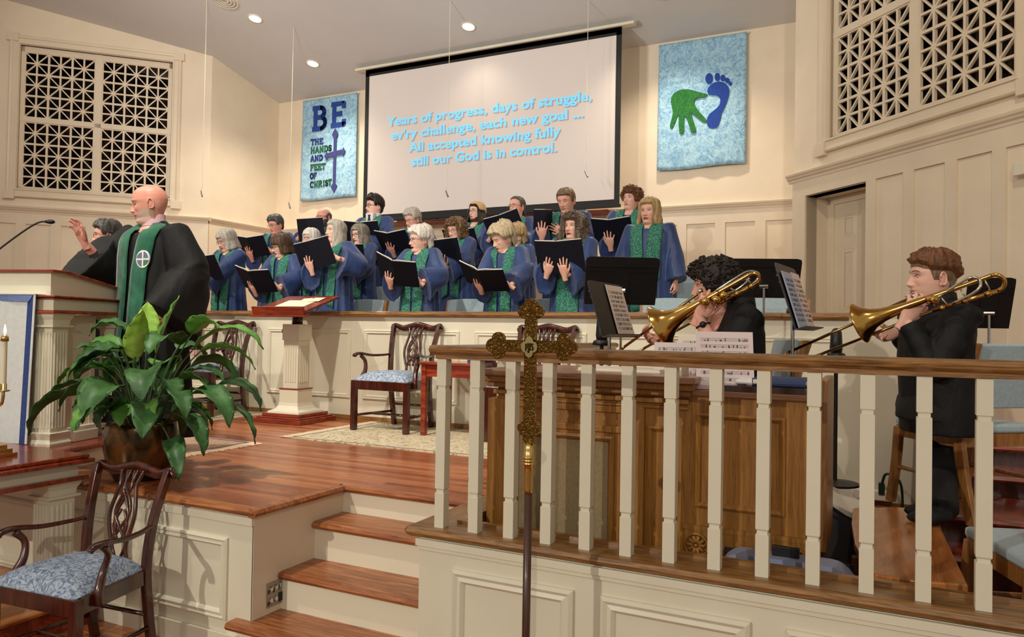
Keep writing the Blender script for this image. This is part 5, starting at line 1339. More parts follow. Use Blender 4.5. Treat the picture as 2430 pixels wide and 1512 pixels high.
def glasses(parent,HMX,mat,shape=1,hw=.020,hh=.0155):
    mb=MB(); y=-.0935
    for s in (-1,1):
        pts=[]
        for k in np.linspace(0,2*pi,20,endpoint=False):
            cx,cz=cos(k),sin(k); e=.7; pts.append((s*.033+hw*abs(cx)**e*(1 if cx>0 else -1),y+.004*abs(cx)*(0),.004+hh*abs(cz)**e*(1 if cz>0 else -1)))
        mb.tube(pts,.0016*shape,6,closed=True)
        mb.tube([(s*(.033+hw),y,.008),(s*.066,y+.016,.010),(s*.079,-.01,.008),(s*.079,.02,.0)],.0014*shape,6)
    mb.tube([(-.012,y,.007),(0,y-.003,.010),(.012,y,.007)],.0015*shape,6)
    o=mb.build('glasses',mat,parent,smooth=True); o.matrix_local=HMX; return o
G_BLK=base_mat('glasses_black',(24,20,20),.3); G_RED=base_mat('glasses_brown',(92,44,36),.3); G_MET=base_mat('glasses_metal',(120,108,96),.25,.8)
def face_bits(parent,HMX,f,hair):
    sy=head_pt(.40,.008,f)
    for s in (-1,1):
        if not f.get('down'):
            p=None
            for t in np.linspace(.2,.8,61):
                q=head_pt(t*s,.008,f)
                if abs(q.x)>=.031: p=q; break
            c=Vector((s*.031,p.y+.0082,.008)); mb=MB()
            mb.ell(c,(.0125,.0108,.0078),0,None,14,9); mb.ell(c+Vector((f.get('gx',0)*.004,-.0062,f.get('gz',0)*.003)),(.0052,.0050,.0056),1,None,10,7)
            e=mb.build('eye',[EYEW,IRIS],parent,smooth=True); e.matrix_local=HMX
        mb=MB(); pts=[]
        for k in np.linspace(-1,1,9):
            x=.031+.0135*k; z=.008+(.0075*(1-k*k)-.001 if not f.get('down') else -.0035+.0032*k*k)
            q=None
            for t in np.linspace(.05,1.0,96):
                q=head_pt(t*s,z,f)
                if abs(q.x)>=x: break
            pts.append(Vector((s*x,q.y-.0012 if f.get('down') else q.y-.0022,z)))
        mb.tube(pts,.0013,5)
        pts=[]
        for k in np.linspace(-1,1,9):
            x=.031+.018*k; z=.0275+.0045*(1-k*k)-.0012*k
            for t in np.linspace(.05,1.0,96):
                q=head_pt(t*s,z,f)
                if abs(q.x)>=x: break
            pts.append(Vector((s*x,q.y-.0005,z)))
        mb.tube(pts,[.0014,.0024,.003,.003,.003,.0028,.0024,.0018,.001],6,1,flat=1.0)
        b=mb.build('eyebrow',[LASH,hair],parent,smooth=True); b.matrix_local=HMX
def stole_mesh(s,bvh,width,zend,tips,off=.017,spread=1.0):
    """two bands over the shoulders; tips: function(u)->extra length"""
    out=[]
    for sd in (-1,1):
        cl=[(sd*.012,.09,1.488),(sd*.062,.066,1.497),(sd*.089,.012,1.482),(sd*.096,-.05,1.437),(sd*.095,-.10,1.37),(sd*.086*spread,-.12,1.27),(sd*.076*spread,-.13,1.12),(sd*.070*spread,-.135,.98),(sd*.068*spread,-.14,.86)]
        cl=[(x,y,z) for x,y,z in cl if z>zend+.05]+[(sd*.067*spread,-.145,zend)]
        pts=[p*s for p in catmull(cl,6)]; n=len(pts)-1
        base=[]
        for p in pts:
            q,nn,_,_=bvh.find_nearest(p); 
            if nn.dot(p-q)<0 and (p-q).length>.0005 and False: nn=-nn
            out_dir=Vector((q.x,q.y-.0,0)); 
            if nn.dot(out_dir)<0 and q.z<1.46*s: nn=-nn
            base.append((q,nn))
        def fn(u,v,sd=sd):
            i=min(int(u*n),n-1); f=u*n-i; q=base[i][0].lerp(base[i+1][0],f); nn=base[i][1].lerp(base[i+1][1],f).normalized()
            t=(base[min(i+1,n)][0]-base[max(i-1,0)][0]).normalized(); a=t.cross(nn).normalized()
            k=(v-.5)*sd; ww=width*s*lerp(.62,1,min(1,u*2.6))
            p=q+a*((v-.5)*ww)
            h,hn,_,_=bvh.find_nearest(p)
            if hn.dot(Vector((h.x,h.y,0)))<0 and h.z<1.46*s: hn=-hn
            m=h+hn*off
            if u>.999: m=m+Vector((0,0,-tips((.5-k) if True else v)*s))
            return m,hn
        mb=MB(); mb.sheet(fn,34,6,.004); out.append(mb)
    return out
FCOV=base_mat('folder_cover',(14,17,30),.6,0,.22)
def folder(label,MXw,dl=.28,dr=.28,w=.235,h=.30,phone=False):
    t=thing('music_folder',label,'folder',(0,0,0),0,'black music folders of the choir'); t.matrix_world=MXw
    for sd,d in ((-1,dl),(1,dr)):
        L=Matrix.Rotation(sd*d,4,'Z')
        MB().box((0 if sd>0 else -w,-.002,0),(w if sd>0 else 0,.002,h),0,L).build('cover',FCOV,t,bevel=.001)
        mb=MB(); mb.sheet(lambda u,v:((sd*(.006+(w-.014)*u),.006+.010*sin(pi*min(1,u*1.6))*(1-u),.004+(h+.002)*v),(0,1,0)),6,2,.008,0,L); mb.build('pages',M['paper'],t)
    return t
def person(sp):
    h=sp['h']; s=h/1.72; male=sp.get('male',False); bf=sp.get('bf',1.0); f=sp.get('f',{}); hs=sp.get('hs',1.06)
    loc=Vector(sp['loc']); rz=sp.get('rz',0)
    WM=TR(tuple(loc),rz); WI=WM.inverted()
    hair=HAIR[sp['hair']]; skin=SK[sp.get('skin','fair')]
    lean=sp.get('lean',0.0)
    # head placement
    top=h; piv=Vector((0,.004-lean*.6-sp.get('hf',0),1.50*s)); hy,hp,hr=sp.get('head',(0,0,0))
    HM_=Matrix.Translation(piv)@Matrix.Rotation(hy,4,'Z')@Matrix.Rotation(hp,4,'X')@Matrix.Rotation(hr,4,'Y')
    k=hs*(s*.5+.5)
    _st=sp.get('sty'); _st=(_st[0] if isinstance(_st,list) else _st) or {}
    piv.z=min(1.515*s,h-.223*k-.8*_st.get('th',0)*k)
    HM_=Matrix.Translation(piv)@Matrix.Rotation(hy,4,'Z')@Matrix.Rotation(hp,4,'X')@Matrix.Rotation(hr,4,'Y')
    f=dict(f)
    if _st.get('long') and _st.get('side',0)<-.09: f['noear']=1
    HMX=HM_@Matrix.Translation((0,-.012,.108*k))@Matrix.Diagonal((k,k,k,1))
    # body under the clothes
    mb=MB(); sx=.165 if male else .15
    mb.loft([[Vector((w*cos(t)*s,(d*sin(t))*s,z*s)) for t in np.linspace(0,2*pi,18,endpoint=False)] for z,w,d in ((1.50,.05,.05),(1.46,.06,.055),(1.42,.14,.08),(1.36,.165,.095),(1.2,.15,.1),(1.05,.14,.1),(.95,.16,.11),(.86,.15,.1))])
    for sd in (-1,1):
        if sp.get('sit'):
            kn=sp['sit'][0 if sd<0 else 1]; an=sp['sit'][2 if sd<0 else 3]
            hip=Vector((sd*.09,.0,.965))*s; kn=Vector(kn); an=Vector(an)
            mb.tube(catmull([hip,hip.lerp(kn,.5),kn,kn.lerp(an,.5),an],3),[.085*s]*4+[.07*s]*4+[.06*s]*3+[.05*s]*2,12)
            mb.ell(an+Vector((0,-.06,-.03)),(.045,.12,.035))
        else:
            mb.tube([Vector((sd*.085,0,.92))*s,Vector((sd*.09,-.01,.5))*s,Vector((sd*.09,.0,.09))*s],[.082*s,.058*s,.04*s],12)
            mb.ell(Vector((sd*.09,-.05,.035))*s,(.042*s,.12*s,.035*s))
    arms=[]
    for sd,key in ((-1,'R'),(1,'L')):    # the person's right arm is on local -x
        S=Vector((sd*sx*1.03*bf**.5,.01-lean*.5,1.40))*s
        a=sp.get('arm'+key,{'w':(sd*.25,-.02,.86)})
        Wp=(WI@Vector(a['W'])) if 'W' in a else Vector(a['w'])*s
        E=elbow(S,Wp,.285*s,.25*s,a.get('pole',(sd*.5,.35,-.8)))
        if (Wp-E).length>.26*s: Wp=E+(Wp-E).normalized()*.26*s
        F=(WI.to_3x3()@Vector(a['Fw'])) if 'Fw' in a else Vector(a.get('F',(Wp-E)))
        N=(WI.to_3x3()@Vector(a['Nw'])) if 'Nw' in a else Vector(a.get('N',(-sd,0,0)))
        mb.tube([S,S.lerp(E,.5),E,E.lerp(Wp,.5),Wp],[.05*s,.045*s,.038*s,.034*s,.025*s],12)
        arms.append((sd,S,E,Wp,F,N,a))
    me=remesh(mb,.013,1)
    v,fc=tosoup(me); B=MB(); B.add(v,fc,0)
    for i,q in enumerate(fc):
        z=sum(v[j].z for j in q)/len(q)
        if z<.93*s and not any((sum((v[j] for j in q),Vector())/len(q)-x[3]).length<.12 or (sum((v[j] for j in q),Vector())/len(q)-x[2].lerp(x[3],.6)).length<.12 for x in arms): B.m[i]=4
    hsz=1.02*(s*.5+.5)*(1.05 if male else .97)
    for sd,S,E,Wp,F,N,a in arms:
        HV,HF=hand_soup(a.get('curl',(14,20,16)),a.get('spread',1),sd*(-1 if a.get('flip') else 1)<0,a.get('fist',False))
        FM=frame(None,N,F,Wp)@Matrix.Diagonal((hsz,hsz,hsz,1))
        B.add(HV,HF,0,FM)
        if a.get('bare'): 
            mm=MB(); mm.tube([E,E.lerp(Wp,.3),E.lerp(Wp,.65),Wp,Wp+Vector(F).normalized()*.015],[.045*s,.047*s,.036*s,.027*s,.026*s],14); B.add(mm.v,mm.f,0)
    add_head(B,HMX,f)
    body=B.build('person',[skin,LIPM if male else LIPS,MOUTH,HAIR.get(sp.get('beardc',sp['hair'])),TROUS],None,smooth=True,recalc=False)
    body.matrix_world=WM; tag(body,sp['label'],'person',sp.get('group'))
    face_bits(body,HMX,f,HAIR.get(sp.get('browc',sp['hair'])))
    # hair
    if sp.get('sty'):
        for st in (sp['sty'] if isinstance(sp['sty'],list) else [sp['sty']]):
            st=dict(st); m_=st.pop('mat',None); nm=st.pop('name','hair')
            o=hair_mesh(st,f).build(nm,m_ or hair,body,smooth=True); o.matrix_local=HMX
    if sp.get('glasses'): glasses(body,HMX,sp['glasses'],sp.get('gs',1))
    # robe
    kind=sp.get('robe','choir')
    if kind in ('choir','gown'):
        R=MB(); rr_=robe_rings(s,bf,sp.get('pleat',1),sp.get('seed',1)); 
        if lean: rr_=[[p+Vector((0,-lean*max(0,(p.z/s-.95)/.5)*.6,0)) for p in r] for r in rr_]
        T=MB(); T.loft(rr_); R.add(T.v,T.f)
        for sd,S,E,Wp,F,N,a in arms:
            big=1.25 if kind=='gown' else 1
            sleeve(R,S,E,Wp,.085*s*bf**.5,.105*s*big,.118*s*big,a.get('drop',.05)*s,seed=sp.get('seed',1)+sd,reach=a.get('reach',.80))
        rm=remesh(R,VOX,3 if kind=='choir' else 7,.5); rm.polygons.foreach_set('use_smooth',[True]*len(rm.polygons))
        rm.materials.clear(); rm.materials.append(ROBE if kind=='choir' else GOWN)
        o=bpy.data.objects.new('robe',rm); COL.objects.link(o); o.parent=body
        bvh=BVHTree.FromPolygons([tuple(p) for p in T.v],T.f)
        wdt=sp.get('stole_w',.105)
        tips=sp.get('tips',lambda u:.05*u)
        for q in stole_mesh(s,bvh,wdt,sp.get('stole_z',.78),tips,.017,sp.get('stole_sp',1)):
            so=q.build('stole',STOLE if kind=='choir' else PST,body,smooth=True)
            if sp.get('stole_bits'): sp['stole_bits'](so,s,bvh,q)
        body['_s']=s
    if sp.get('shirt'):
        c=sp['shirt']; mb=MB()
        mb.loft([[Vector(((r_*cos(t))*s,(r_*.95*sin(t)+yo)*s,z*s)) for t in np.linspace(0,2*pi,24,endpoint=False)] for z,r_,yo in ((1.46,.075,.008),(1.50,.064,.010),(1.525,.060,.012),(1.526,.056,.012),(1.50,.056,.012))])
        mb.prism([(-.045*s,1.40*s),(.045*s,1.40*s),(.055*s,1.50*s),(-.055*s,1.50*s)],-.10*s,-.03*s,'y')
        mb.build('shirt_collar',c,body,smooth=False)
        if sp.get('tie'):
            mb=MB(); mb.prism([(-.016*s,1.48*s),(.016*s,1.48*s),(.010*s,1.455*s),(.024*s,1.38*s),(-.024*s,1.38*s),(-.010*s,1.455*s)],-.112*s,-.098*s,'y'); mb.build('tie',sp['tie'],body)
    return body,arms,HMX,WM,s
# ---- choir
def hold(fx,fy,fz,tilt=.5,yaw=0,roll=0):
    return TR((fx,fy,fz),yaw)@Matrix.Rotation(roll,4,'Y')@Matrix.Rotation(tilt,4,'X')
STY={'bob':dict(th=.020,front=.050,side=-.100,back=-.115,fa=.72,edge=.22,zb=.0,flare=.012,long=1,blunt=1,amp=.003,fq=30,topk=.3),
'bangs':dict(th=.020,front=.034,side=-.075,back=-.10,fa=.95,edge=.14,zb=.0,flare=.006,long=1,blunt=1,amp=.002,fq=30,topk=.4),
'long':dict(th=.018,front=.060,side=-.30,back=-.32,fa=.80,edge=.26,zb=.0,flare=.010,long=1,amp=.005,fq=22),
'short_w':dict(th=.028,front=.058,side=.00,back=-.085,fa=.95,edge=.3,amp=.007,fq=38,topk=.5,bk=.3),
'crop':dict(th=.015,front=.068,side=-.005,back=-.080,fa=1.05,edge=.22,amp=.002,fq=60,topk=.7),
'crop_hi':dict(th=.018,front=.066,side=.004,back=-.075,fa=1.0,edge=.22,amp=.004,fq=50,topk=1.0),
'curly':dict(th=.030,front=.052,side=-.02,back=-.085,fa=.85,edge=.3,amp=.016,fq=46,topk=.3),
'curly_bob':dict(th=.034,front=.056,side=-.085,back=-.10,fa=.75,edge=.25,zb=-.0,flare=.010,long=1,amp=.014,fq=44,blunt=1),
'curly_long':dict(th=.042,front=.058,side=-.165,back=-.18,fa=.68,edge=.25,zb=.0,flare=.020,long=1,amp=.018,fq=42,blunt=1),
'bald':dict(th=.009,front=.03,side=-.012,back=-.08,fa=1.15,edge=.2,bald=.058,amp=.001),
'recede':dict(th=.012,front=.085,side=-.005,back=-.08,fa=1.1,edge=.3,amp=.002,fq=60)}
def at_px(x,y,Y,zf): 
    p=onY(x,y,Y); return p
CH=[]
def choir(key,x,ytop,Y,zf,label,**kw):
    p=onY(x,ytop,Y); h=p.z-zf
    kw['h']=h/kw.pop('hfix',1.0); kw['loc']=(p.x,Y,zf); kw['label']=label; kw['group']='choir members in blue robes'; kw.setdefault('seed',len(CH)*1.7+1)
    fo=kw.pop('folder',None); s=kw['h']/1.72
    if fo:
        pos,tilt,yaw,hx,side,lab=fo[:6]; o=fo[6] if len(fo)>6 else {}
        FM=hold(pos[0]*s,pos[1]*s,pos[2]*s,tilt,yaw,o.get('roll',0)); WMX=TR(kw['loc'],kw.get('rz',0))
        # supporting hand under the spine, on the outer side; other hand at the side edge
        def hand_on(px,pz,fdir,sd):
            o_=FM@Vector((px,-.022+abs(px)*.27,pz)); F=FM.to_3x3()@Vector(fdir); N=FM.to_3x3()@Vector((0,1,0))
            return {'w':tuple(o_/s),'F':tuple(F),'N':tuple(N),'curl':(4,8,6),'spread':1.5,'reach':.78,'pole':(sd*.75,.25,-.6)}
        a=hand_on(hx,-.012,(.06*-side,0,1),side); q_=FM@Vector((-side*.232,.085,.05)); b={'w':tuple(q_/s),'F':tuple(FM.to_3x3()@Vector((side*.8,.12,.45))),'N':tuple(FM.to_3x3()@Vector((.2*side,-1,0))),'curl':(10,14,10),'spread':1,'reach':.80,'pole':(-side*.75,.25,-.6)}
        if o.get('two'): b=hand_on(-side*.13,.0,(side*.4,0,.9),-side)
        if side<0: kw.setdefault('armR',a); kw.setdefault('armL',b)
        else: kw.setdefault('armL',a); kw.setdefault('armR',b)
        folder(lab,WMX@FM,o.get('dl',.28),o.get('dr',.28))
    CH.append(key); return person(kw)
dn=RAD(-14)
WS=base_mat('white_shirt',(226,224,222),.8); TIE=base_mat('navy_tie',(34,44,72),.6); PKS=base_mat('pink_check_shirt',(206,164,172),.8)
FRONT='front row'
def S_(n,**k): d=dict(STY[n]); d.update(k); return d
choir('A',548,543,6.30,.35,'woman with silver bob and glasses reading an open black folder, leftmost in the choir',hair='silver',sty=S_('bob'),glasses=G_MET,f=dict(down=1),head=(-.30,.34,0),stole_z=.74,tips=lambda u:.02+.09*u,
 folder=((-.03,-.33,1.07),.55,.05,-.04,1,'black folder held open by the silver haired woman at the left end of the choir'))
choir('B',676,556,6.40,.35,'woman with brown bobbed hair with bangs and dark glasses leaning over her folder',hair='brown',sty=S_('bangs'),glasses=G_BLK,gs=1.3,f=dict(down=1,open=.5,wide=1.05),head=(-.55,.22,.08),hs=1.1,stole_w=.12,
 folder=((-.05,-.36,.99),.75,.1,-.05,-1,'black folder of the woman with brown bangs',dict(roll=.12)))
choir('C',797,521,6.50,.35,'woman with long straight silver hair singing with face lifted to the left',hair='silver',sty=S_('long'),f=dict(open=.35,gx=-.6),head=(-.42,-.06,0),bf=1.02,stole_z=.80,
 folder=((.02,-.32,1.16),.35,.05,-.06,-1,'black folder of the woman with long silver hair',dict(roll=-.18)))
choir('D',1000,537,6.40,.35,'white haired woman with short hair and glasses holding a tilted black folder',hair='white',sty=S_('short_w'),glasses=G_BLK,f=dict(open=.9,gz=-.5),head=(-.60,.06,0),hs=1.12,stole_z=.70,stole_w=.115,bf=1.05,
 folder=((-.06,-.36,1.05),.70,.1,-.07,-1,'black folder of the white haired woman in glasses',dict(roll=.25)))
choir('E',1203,530,6.40,.35,'woman with short blonde grey hair looking down at a black folder behind the brass cross',hair='blonde',sty=S_('short_w',th=.034),f=dict(down=1,open=.2),head=(-.58,.36,0),hs=1.1,bf=1.04,stole_z=.68,
 folder=((-.04,-.37,.99),.95,.05,-.05,-1,'black folder of the blonde woman looking down',dict(roll=.20)))
choir('F',1362,503,6.50,.35,'woman with long curly grey brown hair singing over an open black folder',hair='curlgrey',sty=S_('curly_long'),f=dict(open=.4,gx=-.4),head=(-.22,-.08,.02),stole_z=.66,stole_sp=.80,stole_w=.115,tips=lambda u:.0+.075*(1-2*min(u,1-u))*1,
 folder=((.0,-.32,1.10),.40,.0,.045,1,'wide open black folder of the woman with long curly hair',dict(dl=.22,dr=.22,two=1)))
choir('G',1542,470,7.20,.55,'woman with shoulder length ash blonde hair standing without a folder, arms down',hair='ash',sty=S_('bob',side=-.12,back=-.13,th=.026,amp=.006,front=.064),f=dict(open=.15,wide=1.06,gx=-.3),head=(-.12,-.02,0),bf=1.17,hs=1.1,stole_w=.13,stole_z=.60,
 armL={'w':(.30,-.06,.80),'F':(0,-.1,-1),'N':(-1,.2,0),'curl':(40,45,30),'drop':.03,'reach':.9},armR={'w':(-.29,-.06,.80),'F':(0,-.1,-1),'N':(1,.2,0),'curl':(40,45,30),'drop':.03,'reach':.9})
choir('H',740,542,7.30,.55,'woman with short white grey bob and glasses behind the open folder of another singer',hair='white',sty=S_('bob',side=-.075,back=-.09,front=.044),glasses=G_MET,f=dict(open=.4),head=(-.15,.05,.05),
 folder=((.02,-.32,1.14),.4,.05,-.05,1,'black folder of the woman with the white grey bob'))
choir('I',858,532,7.20,.55,'woman with straight grey shoulder length hair and glasses right of the long silver hair',hair='grey',sty=S_('bob',side=-.12,back=-.13,front=.056,fa=.66),glasses=G_BLK,f=dict(open=.3,gz=-.4),head=(-.22,.12,0),
 folder=((.02,-.33,1.09),.25,.2,.03,1,'black folder of the woman with straight grey hair'))
choir('J',1087,515,7.20,.55,'woman with curly light brown hair and glasses smiling down at her folder',hair='curlbrown',sty=S_('curly_bob'),glasses=G_MET,f=dict(down=1,wide=1.05),head=(-.14,.22,0),hs=1.1,bf=1.05,
 folder=((.0,-.34,1.10),.45,.0,.03,1,'open black folder of the woman with curly light brown hair'))
choir('K',1226,533,7.20,.55,'woman almost hidden behind the blonde woman, only light brown hair showing',hair='ash',sty=S_('short_w',th=.03),f=dict(),head=(-.7,.1,0),armL={'w':(.15,-.32,1.12)},armR={'w':(-.15,-.32,1.12)})
choir('L',660,511,8.00,.75,'man with short dark salt and pepper hair and glasses, rear left of the choir',male=True,hair='salt',sty=S_('crop_hi'),glasses=G_RED,skin='ruddy',f=dict(down=1),head=(-.12,.30,0),bf=1.06,
 folder=((-.08,-.34,1.10),.6,.1,-.05,-1,'black folder of the man with dark salt and pepper hair'))
choir('M',772,495,8.10,.75,'balding man with dark beard and glasses reading a raised folder',male=True,hair='salt',beardc='salt',sty=S_('bald'),glasses=G_MET,skin='ruddy',f=dict(down=1,beard=-.045,open=.4),head=(-.12,.14,0),bf=1.08,
 folder=((-.02,-.28,1.26),.2,.0,.08,1,'black folder raised in front of the bearded man'))
choir('N',890,465,8.00,.75,'tall young man with dark hair, black glasses, white collar and tie',male=True,hair='dark',sty=S_('crop_hi',th=.022,bk=-.35,back=-.06,topk=1.2),glasses=G_BLK,gs=1.4,skin='fair',f=dict(open=.35,gx=-.5),head=(-.52,-.03,0),shirt=WS,tie=TIE,
 folder=((.06,-.30,1.10),.5,.3,.05,1,'black folder of the tall young man with a tie'))
choir('O',986,496,8.00,.75,'man with silver hair and brown glasses looking down behind the white haired woman',male=True,hair='silver',sty=S_('crop_hi',th=.02),glasses=G_RED,skin='pink',f=dict(down=1),head=(-.30,.32,0),shirt=WS,bf=1.05,
 folder=((-.05,-.34,1.12),.8,.05,-.04,-1,'black folder of the silver haired man in brown glasses'))
cap=fabric('knit_cap_tan',(196,164,112),.95,12,60)
choir('P',1131,479,8.30,.75,'young man with long dark hair under a tan knit cap and glasses',male=True,hair='dark',sty=[S_('long',side=-.16,back=-.18,front=.06,fa=.9,th=.016,flare=.03),dict(th=.022,front=.078,side=.020,back=-.02,fa=.9,edge=.4,amp=.001,rough=.2,mat=cap,name='knit_cap',blunt=1)],glasses=G_MET,skin='fair',f=dict(open=.15,beard=-.082),beardc='brown',head=(-.30,-.03,.05),
 folder=((.0,-.33,1.06),.6,.0,.04,1,'black folder of the young man in the knit cap'))
choir('Q',1228,466,8.20,.75,'man with receding short grey hair and glasses singing, below the screen',male=True,hair='salt',sty=S_('recede'),glasses=G_MET,skin='pink',f=dict(open=.6),head=(-.30,.0,0),
 folder=((.04,-.32,1.18),.45,.05,.05,1,'black folder held up by the man with receding grey hair',dict(roll=-.25)))
choir('R',1348,448,8.00,.75,'man with short light brown hair looking down behind the curly haired woman',male=True,hair='tan',sty=S_('crop'),skin='pink',f=dict(down=1,wide=1.05),head=(-.10,.30,0),bf=1.1,hs=1.12,
 folder=((-.14,-.32,1.16),.15,.5,-.02,-1,'small black folder of the man with light brown hair',dict(dl=1.1,dr=1.1)))
choir('S',1497,443,8.20,.75,'young man with curly chestnut hair, rear right of the choir',male=True,hair='chestnut',sty=S_('curly'),skin='fair',f=dict(gx=-.4),head=(-.30,-.04,.10),
 folder=((-.08,-.32,1.06),.6,.0,-.03,-1,'black folder of the young man with curly chestnut hair'))

# ---- the preacher
p=P(366,440,5.4); z0=0.0
rzp=.02
def emblem_bits(so,s,bvh,q): pass
WHITE=base_mat('emblem_white',(232,232,228),.8); GREYB=base_mat('emblem_slate',(108,110,140),.8); GRN2=base_mat('emblem_green',(60,120,84),.8)
body,arms,HMX,WM,s=person(dict(h=p.z-z0,loc=(p.x,p.y,z0),rz=rzp,male=True,hair='white',beardc='stubble',skin='ruddy',sty=None,f=dict(down=1,open=.45,beard=-.060,gz=-1,wide=1.02,brow=1.3),head=(-.80,.16,0),hs=1.15,bf=1.14,robe='gown',stole_w=.125,stole_z=.50,stole_sp=.95,
 label='bald preacher with white beard in black gown and green stole raising one hand',
 armR={'W':P(200,575,5.25),'Fw':P(168,500,5.20)-P(200,575,5.25),'Nw':(.1,-.9,-.35),'curl':(10,26,20),'spread':.4,'drop':.12,'pole':(-.3,.1,-1),'reach':1.0},
 armL={'w':(.30,-.10,.93),'F':(-.2,-.5,-.7),'N':(-1,0,0),'drop':.16,'reach':.95},seed=4,browc='silver'))
mb=MB(); mb.loft([[Vector(((r_*cos(t))*s,(r_*.95*sin(t)+yo)*s,z*s)) for t in np.linspace(0,2*pi,24,endpoint=False)] for z,r_,yo in ((1.45,.078,.008),(1.50,.068,.010),(1.53,.064,.012),(1.531,.060,.012),(1.50,.058,.012))]); mb.build('shirt_collar',PKS,body)
stl=[c for c in body.children if c.name.startswith('stole')]
def badge(px,py,col,rr=.056):
    # round patch on the stole where the ray meets it
    best=None
    for so in stl:
        mw=so.matrix_world.copy() if False else WM
        bv=BVHTree.FromPolygons([tuple(WM@v.co) for v in so.data.vertices],[tuple(q.vertices) for q in so.data.polygons])
        hit=bv.ray_cast(CAM,ray(px,py).normalized())
        if hit[0] is not None and (best is None or hit[3]<best[3]): best=hit+(so,)
    if best is None: return
    o=best[0]; n=best[1]; so=best[4]
    if n.dot(CAM-o)<0: n=-n
    n=Vector((n.x,n.y,n.z*.3)).normalized(); u=Vector((0,0,1)).cross(n).normalized(); v=n.cross(u)
    MXb=WM.inverted()@Matrix(((u.x,v.x,n.x,o.x),(u.y,v.y,n.y,o.y),(u.z,v.z,n.z,o.z),(0,0,0,1)))
    mb=MB(); mb.prism([(rr*cos(t),rr*sin(t)*1.1) for t in np.linspace(0,2*pi,32,endpoint=False)],-.004,.006,'z',0)
    if col=='cross':
        for a0 in range(4): mb.prism([(.006,.006)]+[(rr*.86*cos(t),rr*.86*sin(t)*1.1) for t in np.linspace(.14,pi/2-.14,8)],.006,.0075,'z',1 if a0!=3 else 2,Matrix.Rotation(a0*pi/2,4,'Z'))
    else:
        sc=rr*.82/.5
        hp=[((x-365)/640*sc*1.1-.012,-(y-800)/640*sc*1.1) for x,y in hand]; fp=[((x-365)/640*sc*1.1-.012,-(y-800)/640*sc*1.1) for x,y in foot]
        mb.prism(hp,.006,.0075,'z',2); mb.prism(fp,.006,.0075,'z',1)
    mb.build('badge',[WHITE,GREYB,GRN2],so).matrix_local=MXb
badge(340,615,'cross'); badge(306,622,'hand',.05)
# ---- the man behind him
p=P(258,525,6.9)
person(dict(h=p.z,loc=(p.x,p.y,0),rz=-.25,male=True,hair='salt',sty=S_('crop_hi'),skin='pink',glasses=G_MET,f=dict(wide=1.05),head=(-.35,.05,0),bf=1.1,robe='gown',shirt=WS,stole_w=.115,stole_z=.42,seed=2,
 label='man with grey hair and glasses in black gown behind the raised arm',armL={'w':(.2,-.22,.86)},armR={'w':(-.2,-.22,.86)}))

